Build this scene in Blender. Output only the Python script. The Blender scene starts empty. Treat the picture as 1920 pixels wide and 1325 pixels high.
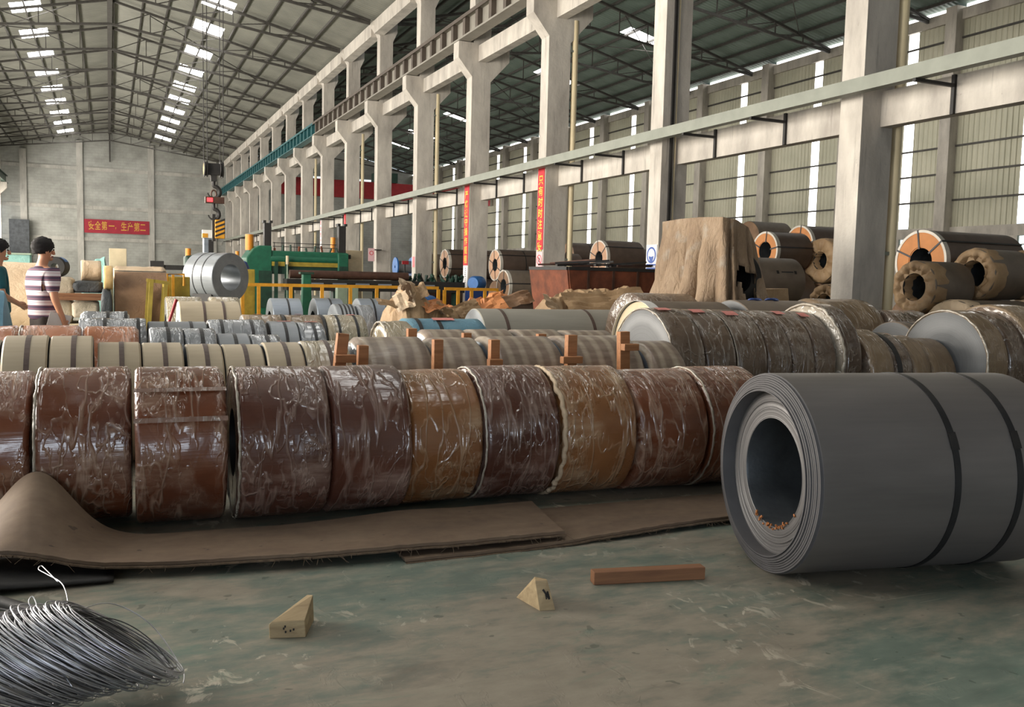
import bpy, bmesh, math, random
from mathutils import Vector, Matrix, Euler, noise as mnoise
random.seed(7)
SC = bpy.context.scene
COL = SC.collection
PI = math.pi

# ---------------------------------------------------------------- camera
cd = bpy.data.cameras.new('camera'); cam = bpy.data.objects.new('camera', cd); COL.objects.link(cam)
cd.sensor_width = 36.0; cd.lens = 36.0*1680/1920; cd.clip_end = 400; cd.clip_start = .05
R_ = Vector((.9125, -.4084, .0239)); U_ = Vector((.0125, .0863, .9962)); F_ = Vector((.4089, .9087, -.0838))
cam.matrix_world = Matrix(((R_.x, U_.x, -F_.x, 0), (R_.y, U_.y, -F_.y, 0), (R_.z, U_.z, -F_.z, 1.45), (0, 0, 0, 1)))
SC.camera = cam

# ---------------------------------------------------------------- world, daylight, exposure
w = bpy.data.worlds.new('world'); SC.world = w; w.use_nodes = True
bg = w.node_tree.nodes['Background']; bg.inputs[0].default_value = (.80, .90, 1.0, 1); bg.inputs[1].default_value = 1.6
def area(name, loc, direction, sx, sy, power, color):
    d = bpy.data.lights.new(name, 'AREA'); d.shape = 'RECTANGLE'; d.size = sx; d.size_y = sy; d.energy = power; d.color = color
    o = bpy.data.objects.new(name, d); COL.objects.link(o); o.location = loc
    o.rotation_euler = Vector(direction).to_track_quat('-Z', 'Y').to_euler(); return o
# daylight entering by the window band and the gate of the left side, and by the gate behind the camera
area('window_band_daylight', (-10.35, 55, 5.4), (1, 0, 0), 94, 4.6, 18500, (1.0, .93, .82))
area('side_gate_daylight', (-10.35, 15, 2.2), (1, 0, -.02), 12, 4.0, 2600, (1.0, .90, .76))
area('rear_gate_daylight', (-3.2, -11.9, 2.0), (0, 1, 0), 6.5, 2.6, 520, (.78, .88, 1.0))
SC.view_settings.view_transform = 'Standard'; SC.view_settings.look = 'None'
SC.view_settings.exposure = 0.0; SC.view_settings.gamma = 1.0; SC.view_settings.use_curve_mapping = False
try:
    SC.cycles.use_denoising = True; SC.cycles.max_bounces = 6; SC.cycles.diffuse_bounces = 4
    SC.cycles.glossy_bounces = 3; SC.cycles.transmission_bounces = 3; SC.cycles.sample_clamp_indirect = 6.0
    SC.cycles.caustics_reflective = False; SC.cycles.caustics_refractive = False
except Exception: pass

# ---------------------------------------------------------------- helpers
class MB:
    def __init__(s): s.v = []; s.f = []; s.mi = []; s.cur = 0
    def add(s, vs, fs):
        n = len(s.v); s.v += [tuple(p) for p in vs]; s.f += [tuple(i+n for i in f) for f in fs]; s.mi += [s.cur]*len(fs); return s
    def box(s, x0, x1, y0, y1, z0, z1, M=None):
        vs = [Vector((x, y, z)) for z in (z0, z1) for y in (y0, y1) for x in (x0, x1)]
        if M is not None: vs = [M @ v for v in vs]
        return s.add(vs, [(0, 2, 3, 1), (4, 5, 7, 6), (0, 1, 5, 4), (2, 6, 7, 3), (0, 4, 6, 2), (1, 3, 7, 5)])
    def bar(s, p, q, w, h=None, up=(0, 0, 1)):
        p = Vector(p); q = Vector(q); h = w if h is None else h; d = (q-p).normalized(); u = Vector(up)
        if abs(d.dot(u)) > .95: u = Vector((1, 0, 0))
        a = d.cross(u).normalized(); b = a.cross(d).normalized()
        vs = [c+a*i*w/2+b*j*h/2 for c in (p, q) for j in (-1, 1) for i in (-1, 1)]
        return s.add(vs, [(0, 1, 3, 2), (4, 6, 7, 5), (0, 4, 5, 1), (2, 3, 7, 6), (0, 2, 6, 4), (1, 5, 7, 3)])
    def tube(s, pts, r, n=8, closed=False, cap=True):
        pts = [Vector(p) for p in pts]; m = len(pts); rs = r if isinstance(r, (list, tuple)) else [r]*m
        vs = []; prev = None
        for i, p in enumerate(pts):
            if closed: d = pts[(i+1) % m]-pts[i-1]
            else: d = pts[min(i+1, m-1)]-pts[max(i-1, 0)]
            d = d.normalized() if d.length > 1e-9 else Vector((0, 0, 1))
            if prev is None:
                u = Vector((0, 0, 1)) if abs(d.z) < .9 else Vector((1, 0, 0))
            else: u = prev
            a = d.cross(u)
            if a.length < 1e-6: a = d.cross(Vector((0, 1, 0)))
            a.normalize(); b = a.cross(d).normalized(); prev = b
            for k in range(n):
                t = 2*PI*k/n; vs.append(p+(a*math.cos(t)+b*math.sin(t))*rs[i])
        fs = []
        for i in range(m if closed else m-1):
            for k in range(n):
                j = (i+1) % m; fs.append((i*n+k, i*n+(k+1) % n, j*n+(k+1) % n, j*n+k))
        if cap and not closed: fs += [tuple(range(n))[::-1], tuple(range((m-1)*n, m*n))]
        return s.add(vs, fs)
    def lathe(s, prof, n=48, closed=False, fn=None, M=None):
        """profile of (x, r) turned about the X axis"""
        m = len(prof); vs = []
        for i, (x, r) in enumerate(prof):
            for k in range(n):
                t = 2*PI*k/n; v = Vector((x, r*math.cos(t), r*math.sin(t)))
                if fn: v = fn(v, i, t, r)
                vs.append(M @ v if M is not None else v)
        fs = []
        for i in range(m if closed else m-1):
            j = (i+1) % m
            for k in range(n): fs.append((i*n+k, i*n+(k+1) % n, j*n+(k+1) % n, j*n+k))
        return s.add(vs, fs)
    def prism(s, poly, axis, a, b):
        """2-D polygon extruded along an axis: axis 'y' takes (x,z), 'x' takes (y,z), 'z' takes (x,y)"""
        def P(u, v, t): return {'y': (u, t, v), 'x': (t, u, v), 'z': (u, v, t)}[axis]
        n = len(poly); vs = [P(u, v, t) for t in (a, b) for u, v in poly]
        fs = [tuple(range(n)), tuple(range(2*n-1, n-1, -1))]+[(i, i+n, (i+1) % n+n, (i+1) % n) for i in range(n)]
        return s.add(vs, fs)
    def grid(s, fn, nu, nv):
        vs = [fn(i/nu, j/nv) for j in range(nv+1) for i in range(nu+1)]
        fs = [(j*(nu+1)+i, j*(nu+1)+i+1, (j+1)*(nu+1)+i+1, (j+1)*(nu+1)+i) for j in range(nv) for i in range(nu)]
        return s.add(vs, fs)
    def mesh(s, name, mats, smooth=None):
        me = bpy.data.meshes.new(name); me.from_pydata([tuple(v) for v in s.v], [], s.f)
        ms = mats if isinstance(mats, (list, tuple)) else [mats]
        for m in ms: me.materials.append(m)
        if len(ms) > 1: me.polygons.foreach_set('material_index', s.mi)
        bm = bmesh.new(); bm.from_mesh(me); bmesh.ops.recalc_face_normals(bm, faces=bm.faces); bm.to_mesh(me); bm.free()
        if smooth is not None:
            me.shade_smooth()
            if smooth < 180: me.set_sharp_from_angle(angle=math.radians(smooth))
        return me
    def build(s, name, mats, parent=None, smooth=None):
        return put(name, s.mesh(name, mats, smooth), parent)
def put(name, me, parent=None, loc=None, rot=None):
    o = bpy.data.objects.new(name, me); COL.objects.link(o)
    if parent is not None: o.parent = parent
    if loc is not None: o.location = loc
    if rot is not None: o.rotation_euler = rot
    return o
def tag(o, label=None, cat=None, group=None, kind=None):
    if label: o['label'] = label
    if cat: o['category'] = cat
    if group: o['group'] = group
    if kind: o['kind'] = kind
    return o
def thing(name, label, cat, loc=(0, 0, 0), rz=0, group=None, kind='thing'):
    o = bpy.data.objects.new(name, None); COL.objects.link(o); o.empty_display_size = .2
    o.location = loc; o.rotation_euler = (0, 0, rz); return tag(o, label, cat, group, kind)
def structure(o): o['kind'] = 'structure'; return o
def copy_tree(o, parent=None):
    c = o.copy(); COL.objects.link(c); c.parent = parent
    for ch in list(o.children): copy_tree(ch, c)
    return c
def fbm(v, s=1.0, o=3): return mnoise.fractal(Vector(v)*s, 1.0, 2.0, o)
def bevel(o, w, seg=2):
    m = o.modifiers.new('bevel', 'BEVEL'); m.width = w; m.segments = seg; m.limit_method = 'ANGLE'; m.angle_limit = math.radians(35); return o

# ---------------------------------------------------------------- materials
def rgb(r, g, b):
    f = lambda c: (c/255/12.92 if c/255 <= .04045 else ((c/255+.055)/1.055)**2.4)
    return (f(r), f(g), f(b), 1)
class NT:
    def __init__(s, name):
        s.m = bpy.data.materials.new(name); s.m.use_nodes = True; s.t = s.m.node_tree; s.b = s.t.nodes['Principled BSDF']
        tc = s.t.nodes.new('ShaderNodeTexCoord'); oi = s.t.nodes.new('ShaderNodeObjectInfo')
        mu = s.t.nodes.new('ShaderNodeVectorMath'); mu.operation = 'MULTIPLY_ADD'; mu.inputs[1].default_value = (37, 53, 71)
        s.L(oi.outputs['Random'], mu.inputs[0]); s.L(tc.outputs['Object'], mu.inputs[2])
        s.co = mu.outputs[0]; s.raw = tc.outputs['Object']; s.rnd = oi.outputs['Random']
    def N(s, t): return s.t.nodes.new('ShaderNode'+t)
    def L(s, a, b): s.t.links.new(a, b)
    def noise(s, scale, stretch=(1, 1, 1), det=4, rough=.55, dist=0, raw=False):
        mp = s.N('Mapping'); mp.inputs['Scale'].default_value = stretch; s.L(s.raw if raw else s.co, mp.inputs[0])
        n = s.N('TexNoise'); n.inputs['Scale'].default_value = scale; n.inputs['Detail'].default_value = det
        n.inputs['Roughness'].default_value = rough; n.inputs['Distortion'].default_value = dist
        s.L(mp.outputs[0], n.inputs['Vector']); return n.outputs['Fac']
    def ramp(s, fac, *stops):
        r = s.N('ValToRGB'); e = r.color_ramp.elements
        while len(e) < len(stops): e.new(.5)
        for q, (p, c) in zip(e, stops): q.position = p; q.color = c if len(c) == 4 else (*c, 1)
        s.L(fac, r.inputs[0]); return r.outputs[0]
    def mask(s, fac, a, b):
        r = s.N('MapRange'); r.inputs[1].default_value = a; r.inputs[2].default_value = b; s.L(fac, r.inputs[0]); return r.outputs[0]
    def mix(s, fac, a, b, mode='MIX'):
        m = s.N('Mix'); m.data_type = 'RGBA'; m.blend_type = mode
        if isinstance(fac, (int, float)): m.inputs[0].default_value = fac
        else: s.L(fac, m.inputs[0])
        for k, c in ((6, a), (7, b)):
            if isinstance(c, (tuple, list)): m.inputs[k].default_value = c
            else: s.L(c, m.inputs[k])
        return m.outputs[2]
    def math(s, op, a, b=0.0):
        m = s.N('Math'); m.operation = op
        for k, c in ((0, a), (1, b)):
            if isinstance(c, (int, float)): m.inputs[k].default_value = c
            else: s.L(c, m.inputs[k])
        return m.outputs[0]
    def out(s, color, rough=.6, metal=0, bump=None, bs=.3, bd=.02, coat=0, spec=None):
        b = s.b
        if isinstance(color, (tuple, list)): b.inputs['Base Color'].default_value = color
        else: s.L(color, b.inputs['Base Color'])
        if isinstance(rough, (int, float)): b.inputs['Roughness'].default_value = rough
        else: s.L(rough, b.inputs['Roughness'])
        b.inputs['Metallic'].default_value = metal; b.inputs['Coat Weight'].default_value = coat; b.inputs['Coat Roughness'].default_value = .12
        if spec is not None: b.inputs['Specular IOR Level'].default_value = spec
        if bump is not None:
            bn = s.N('Bump'); bn.inputs['Strength'].default_value = bs; bn.inputs['Distance'].default_value = bd
            s.L(bump, bn.inputs['Height']); s.L(bn.outputs[0], b.inputs['Normal'])
            if coat: s.L(bn.outputs[0], b.inputs['Coat Normal'])
        return s.m
def simple(name, c, rough=.6, metal=0, var=.25, scale=6, bs=.15, stretch=(1, 1, 1), coat=0):
    t = NT(name); n = t.noise(scale, stretch); d = tuple(x*(1-var) for x in c[:3])+(1,); l = tuple(min(1, x*(1+var)) for x in c[:3])+(1,)
    return t.out(t.ramp(n, (.3, d), (.7, l)), rough, metal, t.noise(scale*6, stretch), bs, .01, coat)
def emit(name, c, s):
    m = bpy.data.materials.new(name); m.use_nodes = True; b = m.node_tree.nodes['Principled BSDF']
    b.inputs['Base Color'].default_value = c; b.inputs['Emission Color'].default_value = c; b.inputs['Emission Strength'].default_value = s; return m
M = {}
def mk_concrete(name, a, b, c):
    t = NT(name); n = t.noise(1.3, (1, 1, .35), 6, .65); col = t.ramp(n, (.25, a), (.5, b), (.75, c))
    st = t.mask(t.noise(2.2, (3, 3, .25), 5, .7), .58, .72); col = t.mix(t.math('MULTIPLY', st, .45), col, tuple(x*.45 for x in a[:3])+(1,))
    cr = t.mask(t.noise(5, (1, 1, .6), 6, .75, 1.2), .66, .72); col = t.mix(t.math('MULTIPLY', cr, .7), col, tuple(x*.28 for x in a[:3])+(1,))
    return t.out(col, .85, 0, t.noise(14, det=6), .35, .02)
M['concrete'] = mk_concrete('limewashed_concrete', rgb(146, 139, 132), rgb(186, 179, 170), rgb(214, 207, 196))
M['concrete_grey'] = mk_concrete('grey_concrete', rgb(140, 138, 132), rgb(172, 169, 162), rgb(194, 190, 182))
def mk_floor():
    t = NT('worn_green_floor_paint'); raw = t.raw
    big = t.noise(.55, (1, 1.6, 1), 6, .6, .6); fine = t.noise(5, (1, 2.2, 1), 8, .7)
    green = t.ramp(fine, (.3, rgb(84, 97, 88)), (.7, rgb(114, 126, 114)))
    dust = t.ramp(fine, (.3, rgb(116, 108, 95)), (.7, rgb(144, 136, 121)))
    col = t.mix(t.mask(t.math('ADD', big, t.math('MULTIPLY', t.math('SUBTRACT', fine, .5), .5)), .40, .58), green, dust)
    dark = t.mask(t.noise(1.1, (1, 3, 1), 5, .65, .5), .56, .74); col = t.mix(t.math('MULTIPLY', dark, .55), col, rgb(64, 62, 54))
    chip = t.mask(t.noise(6.0, (1.5, .9, 1), 6, .66, .9), .575, .63); zone = t.mask(t.noise(.9, det=3), .47, .60)
    col = t.mix(t.math('MULTIPLY', t.math('MULTIPLY', chip, zone), .8), col, rgb(196, 186, 168))
    scr = t.math('MULTIPLY', t.mask(t.noise(9, (.35, 5, 1), 4, .6, 1.5), .63, .70), t.mask(t.noise(1.3, det=2), .46, .6)); col = t.mix(t.math('MULTIPLY', scr, .45), col, rgb(176, 168, 150))
    teal = t.math('MULTIPLY', t.mask(t.noise(3.0, (1, 2.5, 1), 6, .7, .8), .54, .66), t.mask(t.noise(.7, det=2), .42, .58)); col = t.mix(t.math('MULTIPLY', teal, .45), col, rgb(78, 112, 98))
    spot = t.mask(t.noise(11, det=2), .70, .72); col = t.mix(t.math('MULTIPLY', spot, .5), col, rgb(50, 58, 50))
    return t.out(col, t.ramp(fine, (.3, (.5, .5, .5, 1)), (.7, (.75, .75, .75, 1))), 0, t.math('ADD', t.noise(18, det=6), chip), .25, .004)
M['floor'] = mk_floor()
def mk_steel(name, a, b, rough=.4, metal=.75, scale=3):
    t = NT(name); n = t.noise(scale, (.25, 1, 1), 5, .6); f = t.noise(40, (.06, 1, 1), 3)
    col = t.mix(.25, t.ramp(n, (.3, a), (.7, b)), t.ramp(f, (.3, a), (.7, b)))
    return t.out(col, t.ramp(n, (.3, (rough-.06,)*3), (.7, (rough+.1,)*3)), metal, f, .06, .003)
M['steel_dark'] = mk_steel('hot_rolled_steel_skin', rgb(104, 100, 98), rgb(124, 119, 116), .46, .45)
M['steel_grey'] = mk_steel('grey_steel_strip', rgb(118, 122, 128), rgb(148, 152, 156), .40, .55)
M['steel_blue'] = mk_steel('blue_grey_steel_strip', rgb(122, 130, 140), rgb(150, 158, 168), .36, .5)
M['galv'] = mk_steel('bright_galvanised_steel', rgb(128, 132, 137), rgb(158, 162, 166), .36, .55)
M['steel_dusty'] = mk_steel('dusty_pale_grey_steel', rgb(138, 135, 126), rgb(160, 156, 146), .5, .1)
M['cream'] = mk_steel('dusty_cream_steel_strip', rgb(164, 150, 126), rgb(188, 174, 150), .45, .15)
def mk_rings(name, a, b, metal=.4):
    t = NT(name); sx = t.N('SeparateXYZ'); t.L(t.raw, sx.inputs[0])
    r = t.math('SQRT', t.math('ADD', t.math('POWER', sx.outputs[1], 2.0), t.math('POWER', sx.outputs[2], 2.0)))
    cb = t.N('CombineXYZ'); t.L(r, cb.inputs[0]); n = t.N('TexNoise'); n.inputs['Scale'].default_value = 90; n.inputs['Detail'].default_value = 3
    t.L(cb.outputs[0], n.inputs['Vector']); big = t.noise(4)
    col = t.mix(.3, t.ramp(n.outputs['Fac'], (.35, a), (.65, b)), t.ramp(big, (.3, a), (.7, b)))
    return t.out(col, .45, metal, n.outputs['Fac'], .25, .004)
M['rings'] = mk_rings('edge_wound_steel_rings', rgb(92, 90, 90), rgb(124, 121, 120), .15)
M['rings_pale'] = mk_rings('pale_steel_rings', rgb(90, 91, 92), rgb(108, 109, 110), .0)
M['strap'] = simple('black_steel_strapping', rgb(44, 44, 46), .45, .4)
M['strap_brown'] = simple('brown_strapping', rgb(86, 70, 64), .5, .1)
M['rim_steel'] = simple('dull_strip_edges', rgb(92, 90, 91), .7, 0, .12, 6, .05); M['rim_steel'].node_tree.nodes['Principled BSDF'].inputs['Specular IOR Level'].default_value = .15
M['bore'] = simple('coil_bore_steel', rgb(96, 100, 104), .42, .6)
M['black'] = simple('sooty_black_steel', rgb(38, 36, 35), .6, .2)
M['dark_steel'] = simple('dark_truss_steel', rgb(76, 73, 69), .6, .2)
def mk_film(name, a, b, milk_glint, amt=.5, rough=.26, bs=.5):
    """shrink-wrapped kraft paper: long sparse creases, tight horizontal striations, milky patches, highlight streaks painted on the creases, gloss"""
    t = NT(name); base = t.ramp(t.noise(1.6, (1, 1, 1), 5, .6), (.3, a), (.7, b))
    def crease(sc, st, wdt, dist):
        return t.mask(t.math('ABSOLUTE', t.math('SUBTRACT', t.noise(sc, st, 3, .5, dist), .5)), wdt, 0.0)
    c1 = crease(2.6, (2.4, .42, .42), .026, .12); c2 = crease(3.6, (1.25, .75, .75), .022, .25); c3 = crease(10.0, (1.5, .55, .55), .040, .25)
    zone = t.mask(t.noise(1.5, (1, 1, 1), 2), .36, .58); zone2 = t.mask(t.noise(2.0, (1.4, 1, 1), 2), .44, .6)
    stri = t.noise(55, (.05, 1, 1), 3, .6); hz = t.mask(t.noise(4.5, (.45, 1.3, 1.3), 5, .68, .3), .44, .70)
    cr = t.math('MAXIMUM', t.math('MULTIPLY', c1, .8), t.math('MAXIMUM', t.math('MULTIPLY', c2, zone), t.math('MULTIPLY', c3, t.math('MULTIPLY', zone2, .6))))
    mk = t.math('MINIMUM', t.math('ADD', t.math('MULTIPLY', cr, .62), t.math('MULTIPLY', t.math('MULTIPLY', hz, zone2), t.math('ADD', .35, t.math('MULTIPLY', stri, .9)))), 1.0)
    col = t.mix(t.math('MULTIPLY', mk, amt), base, milk_glint)  # milky film haze plus highlight streaks painted along the creases
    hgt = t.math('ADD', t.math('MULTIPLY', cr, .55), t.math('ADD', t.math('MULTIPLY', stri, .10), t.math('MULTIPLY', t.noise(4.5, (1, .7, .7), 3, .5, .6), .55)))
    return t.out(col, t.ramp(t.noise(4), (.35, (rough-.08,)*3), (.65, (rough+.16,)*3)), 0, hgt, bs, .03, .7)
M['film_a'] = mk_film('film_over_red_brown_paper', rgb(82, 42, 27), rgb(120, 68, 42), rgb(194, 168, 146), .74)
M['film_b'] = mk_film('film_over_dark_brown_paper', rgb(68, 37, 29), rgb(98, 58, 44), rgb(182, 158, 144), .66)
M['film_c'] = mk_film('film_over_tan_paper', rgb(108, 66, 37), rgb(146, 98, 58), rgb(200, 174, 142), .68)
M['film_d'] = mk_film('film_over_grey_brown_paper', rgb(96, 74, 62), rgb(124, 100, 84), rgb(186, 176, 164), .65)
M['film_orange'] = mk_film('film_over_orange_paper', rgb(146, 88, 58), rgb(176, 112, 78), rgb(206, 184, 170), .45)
M['film_grey'] = mk_film('clear_film_on_grey_steel', rgb(112, 116, 122), rgb(142, 146, 152), rgb(206, 210, 214), .5)
M['film_cream'] = mk_film('clear_film_on_cream_steel', rgb(146, 134, 112), rgb(170, 158, 134), rgb(214, 206, 190), .4)
M['film_slit'] = mk_film('clear_film_on_brown_slit_coil', rgb(74, 58, 48), rgb(106, 87, 71), rgb(182, 172, 160), .40)
M['film_dust'] = mk_film('dusty_film_on_brown_coil', rgb(104, 84, 62), rgb(134, 112, 86), rgb(170, 154, 130), .35, .5, .4)
M['film_rim'] = mk_film('bunched_clear_film', rgb(140, 128, 112), rgb(168, 157, 140), rgb(220, 214, 204), .6)
M['tape'] = mk_film('dull_tape_under_film', rgb(120, 88, 74), rgb(142, 112, 98), rgb(190, 178, 168), .6)
def mk_striped():
    t = NT('film_wound_in_bands'); sx = t.N('SeparateXYZ'); t.L(t.co, sx.inputs[0])
    wv = t.math('SINE', t.math('ADD', t.math('MULTIPLY', sx.outputs[0], 46), t.math('MULTIPLY', t.noise(3), 3)))
    a = t.ramp(t.noise(6, (1, 2, 3), 5), (.3, rgb(112, 96, 84)), (.7, rgb(140, 124, 110)))
    b = t.ramp(t.noise(6, (1, 2, 3), 5), (.3, rgb(150, 136, 118)), (.7, rgb(178, 164, 146)))
    hl = t.noise(30, (.15, 1, 1), 4)
    return t.out(t.mix(t.math('MULTIPLY', t.mask(wv, -.3, .8), .85), a, b), .42, 0, hl, .35, .01, .3)
M['striped'] = mk_striped()
def mk_kraft(name, a, b):
    t = NT(name); f = t.noise(6, (1, 1, 1), 5, .6, 1.2); rid = t.math('ABSOLUTE', t.math('SUBTRACT', f, .5))
    return t.out(t.ramp(t.noise(3, det=5), (.3, a), (.7, b)), .62, 0, t.math('ADD', t.math('MULTIPLY', rid, -1.2), t.math('MULTIPLY', t.noise(30), .2)), .6, .03)
M['kraft'] = mk_kraft('crumpled_kraft_paper', rgb(140, 112, 80), rgb(174, 146, 112))
M['kraft_pale'] = mk_kraft('pale_crumpled_paper', rgb(176, 152, 124), rgb(204, 182, 154))
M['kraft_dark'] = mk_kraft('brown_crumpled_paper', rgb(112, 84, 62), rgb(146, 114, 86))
M['kraft_orange'] = mk_kraft('orange_crumpled_paper', rgb(160, 98, 54), rgb(192, 126, 74))
def mk_stained():
    t = NT('stained_tan_tarpaulin'); base = t.ramp(t.noise(2.0, (1, 1, .6), 6, .65), (.25, rgb(100, 78, 58)), (.5, rgb(136, 114, 90)), (.75, rgb(162, 141, 117)))
    st = t.mask(t.noise(3.2, (1.6, 1.6, .5), 5, .7, .6), .54, .70); col = t.mix(t.math('MULTIPLY', st, .55), base, rgb(92, 66, 46))
    gr = t.mask(t.noise(2.6, (1, 1, 1), 4, .6), .56, .70); col = t.mix(t.math('MULTIPLY', gr, .5), col, rgb(150, 146, 136))
    f = t.noise(5, (1.5, 1.5, .5), 4, .6, 1.2); rid = t.math('ABSOLUTE', t.math('SUBTRACT', f, .5))
    return t.out(col, .7, 0, t.math('ADD', t.math('MULTIPLY', rid, -1.6), t.math('MULTIPLY', t.noise(24), .2)), .8, .05)
M['tarp_heap'] = mk_stained()
M['coil_brown'] = simple('brown_wrapped_coil_skin', rgb(92, 76, 66), .5, .1, .15, 4, .1)
M['coil_greybrown'] = simple('grey_brown_coil_skin', rgb(112, 100, 88), .55, .1, .15, 4, .1)
M['board_orange'] = simple('orange_end_board', rgb(186, 122, 68), .65, 0, .12, 5)
M['board_pink'] = simple('pale_pink_end_board', rgb(190, 150, 122), .65, 0, .12, 5)
M['white_edge'] = simple('whitish_edge_protector', rgb(196, 190, 180), .5, .1, .1)
M['paper_white'] = simple('white_paper', rgb(214, 212, 208), .7, 0, .04)
M['label_pink'] = simple('pink_label_paper', rgb(206, 130, 122), .6, 0, .12, 20)
def mk_wood(name, a, b):
    t = NT(name); g = t.noise(9, (.25, 3, 3), 5, .6, .6); k = t.mask(t.noise(7, det=2), .70, .74)
    return t.out(t.mix(t.math('MULTIPLY', k, .7), t.ramp(g, (.3, a), (.7, b)), rgb(40, 28, 20)), .7, 0, g, .3, .006)
M['wood'] = mk_wood('pale_raw_timber', rgb(146, 124, 92), rgb(182, 160, 122))
M['wood_red'] = mk_wood('reddish_timber', rgb(112, 74, 50), rgb(142, 98, 66))
M['wood_block'] = mk_wood('orange_timber_block', rgb(146, 96, 60), rgb(178, 124, 82))
def mk_belt():
    t = NT('dusty_brown_rubber_belt'); n = t.noise(1.8, (.7, 1.5, 1), 6, .65, .4); f = t.noise(14, det=6)
    col = t.mix(.3, t.ramp(n, (.25, rgb(82, 68, 56)), (.5, rgb(112, 92, 74)), (.75, rgb(130, 112, 92))), t.ramp(f, (.3, rgb(90, 72, 58)), (.7, rgb(128, 108, 88))))
    sp = t.mask(t.noise(10, det=2), .71, .73); col = t.mix(t.math('MULTIPLY', sp, .6), col, rgb(44, 38, 34))
    return t.out(col, .8, 0, f, .3, .006)
M['belt'] = mk_belt()
M['belt_edge'] = simple('frayed_belt_edge', rgb(104, 86, 68), .9, 0, .35, 30, .6)
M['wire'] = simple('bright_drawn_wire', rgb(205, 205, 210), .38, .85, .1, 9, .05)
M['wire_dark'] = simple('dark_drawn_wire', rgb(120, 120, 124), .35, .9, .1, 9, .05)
M['green'] = simple('machine_green_paint', rgb(26, 88, 66), .45, .1, .2, 5)
M['green_dark'] = simple('dark_machine_green', rgb(28, 58, 46), .5, .1, .3, 5)
M['green_pale'] = simple('pale_green_panel', rgb(132, 148, 130), .6, 0, .1, 5)
M['yellow'] = simple('yellow_safety_paint', rgb(196, 138, 34), .5, .1, .15, 8)
M['yellow_dull'] = simple('dull_yellow_paint', rgb(150, 130, 48), .5, .1, .25, 5)
M['orange'] = simple('orange_cylinder_paint', rgb(206, 130, 40), .45, .1, .12, 6)
M['red'] = simple('red_crane_paint', rgb(142, 30, 36), .5, .1, .15, 4)
M['rust'] = simple('rusty_brown_steel', rgb(108, 58, 36), .75, .2, .35, 4, .3)
M['rust_dark'] = simple('dark_rusty_roll', rgb(76, 52, 42), .5, .4, .3, 5, .15)
M['blue'] = simple('blue_machine_paint', rgb(30, 92, 156), .45, .1, .15, 6)
M['blue_dark'] = simple('dark_blue_paint', rgb(28, 52, 104), .45, .1, .15, 6)
M['teal_girder'] = simple('teal_crane_girder_paint', rgb(42, 92, 96), .5, .1, .15, 2)
M['brown_girder'] = simple('brown_primed_girder', rgb(84, 74, 66), .6, .1, .2, 2)
M['girder_panel'] = simple('grey_girder_web', rgb(138, 133, 124), .7, .1, .12, 2)
M['duct'] = simple('grey_green_duct_paint', rgb(128, 131, 121), .55, .2, .10, 3)
M['pipe'] = simple('yellowed_downpipe', rgb(216, 200, 164), .5, 0, .12, 3, .08, (1, 1, .3))
M['tarp_blue'] = mk_kraft('blue_tarpaulin', rgb(78, 120, 140), rgb(108, 148, 166))
M['tarp_teal'] = mk_kraft('teal_tarpaulin', rgb(104, 148, 142), rgb(136, 178, 170))
M['tarp_black'] = mk_kraft('black_plastic_sheet', rgb(40, 44, 48), rgb(66, 70, 74))
M['cream_box'] = simple('cream_box_board', rgb(196, 180, 150), .7, 0, .1, 5)
M['pale_sack'] = mk_kraft('pale_sack_cloth', rgb(166, 154, 134), rgb(196, 184, 164))
M['sunlit_paper'] = simple('sunlit_end_paper', rgb(222, 188, 132), .4, .2, .15, 8)  # bright gold tone carries the sunlit look of curled end paper
M['skin'] = simple('tan_skin', rgb(196, 140, 108), .5, 0, .06, 8, .05)  # one even tan skin tone
M['hair'] = simple('black_hair', rgb(30, 26, 26), .85, 0, .2, 40, .5)
M['trousers'] = simple('dark_brown_trousers', rgb(46, 37, 32), .85, 0, .15, 20)
M['jeans'] = simple('dark_blue_trousers', rgb(36, 44, 66), .8, 0, .15, 20)
M['teal_shirt'] = simple('dark_teal_shirt', rgb(24, 82, 88), .8, 0, .15, 15)
M['eye'] = simple('dark_eye', rgb(24, 18, 16), .2, 0, .05)
M['lip'] = simple('lip_skin', rgb(160, 92, 80), .5, 0, .05)
def mk_stripeshirt():
    t = NT('striped_cotton_shirt'); sx = t.N('SeparateXYZ'); t.L(t.raw, sx.inputs[0])
    z = t.math('MULTIPLY', sx.outputs[2], 1.0); fr = t.math('FRACT', t.math('MULTIPLY', z, 9.6)); f2 = t.math('FRACT', t.math('MULTIPLY', z, 28.8))
    st = t.mix(t.mask(fr, .48, .52), rgb(212, 204, 206), rgb(78, 62, 82)); th = t.mask(f2, .80, .84)
    return t.out(t.mix(t.math('MULTIPLY', th, .6), st, rgb(170, 110, 124)), .85, 0, t.noise(30), .1, .004)
M['shirt'] = mk_stripeshirt()
M['sky_panel'] = emit('backlit_roof_light', (1, .99, .96, 1), 12.0)
M['lit_strip'] = emit('backlit_translucent_sheet', (1, .99, .97, 1), 4.0)
M['lit_window'] = emit('bright_window_pane', (.86, .97, 1, 1), 1.1)
M['led'] = emit('red_display_light', (1, .05, .06, 1), 1.6)
def mk_sheet(name, a, b, freq, axis, rough=.6):
    t = NT(name); sx = t.N('SeparateXYZ'); t.L(t.raw, sx.inputs[0]); wv = t.math('SINE', t.math('MULTIPLY', sx.outputs[axis], freq))
    return t.out(t.ramp(t.noise(.7, det=5), (.3, a), (.7, b)), rough, .1, wv, .5, .03)
M['roof_left'] = mk_sheet('pale_roof_sheet', rgb(122, 122, 114), rgb(142, 141, 131), 26, 1)
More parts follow.
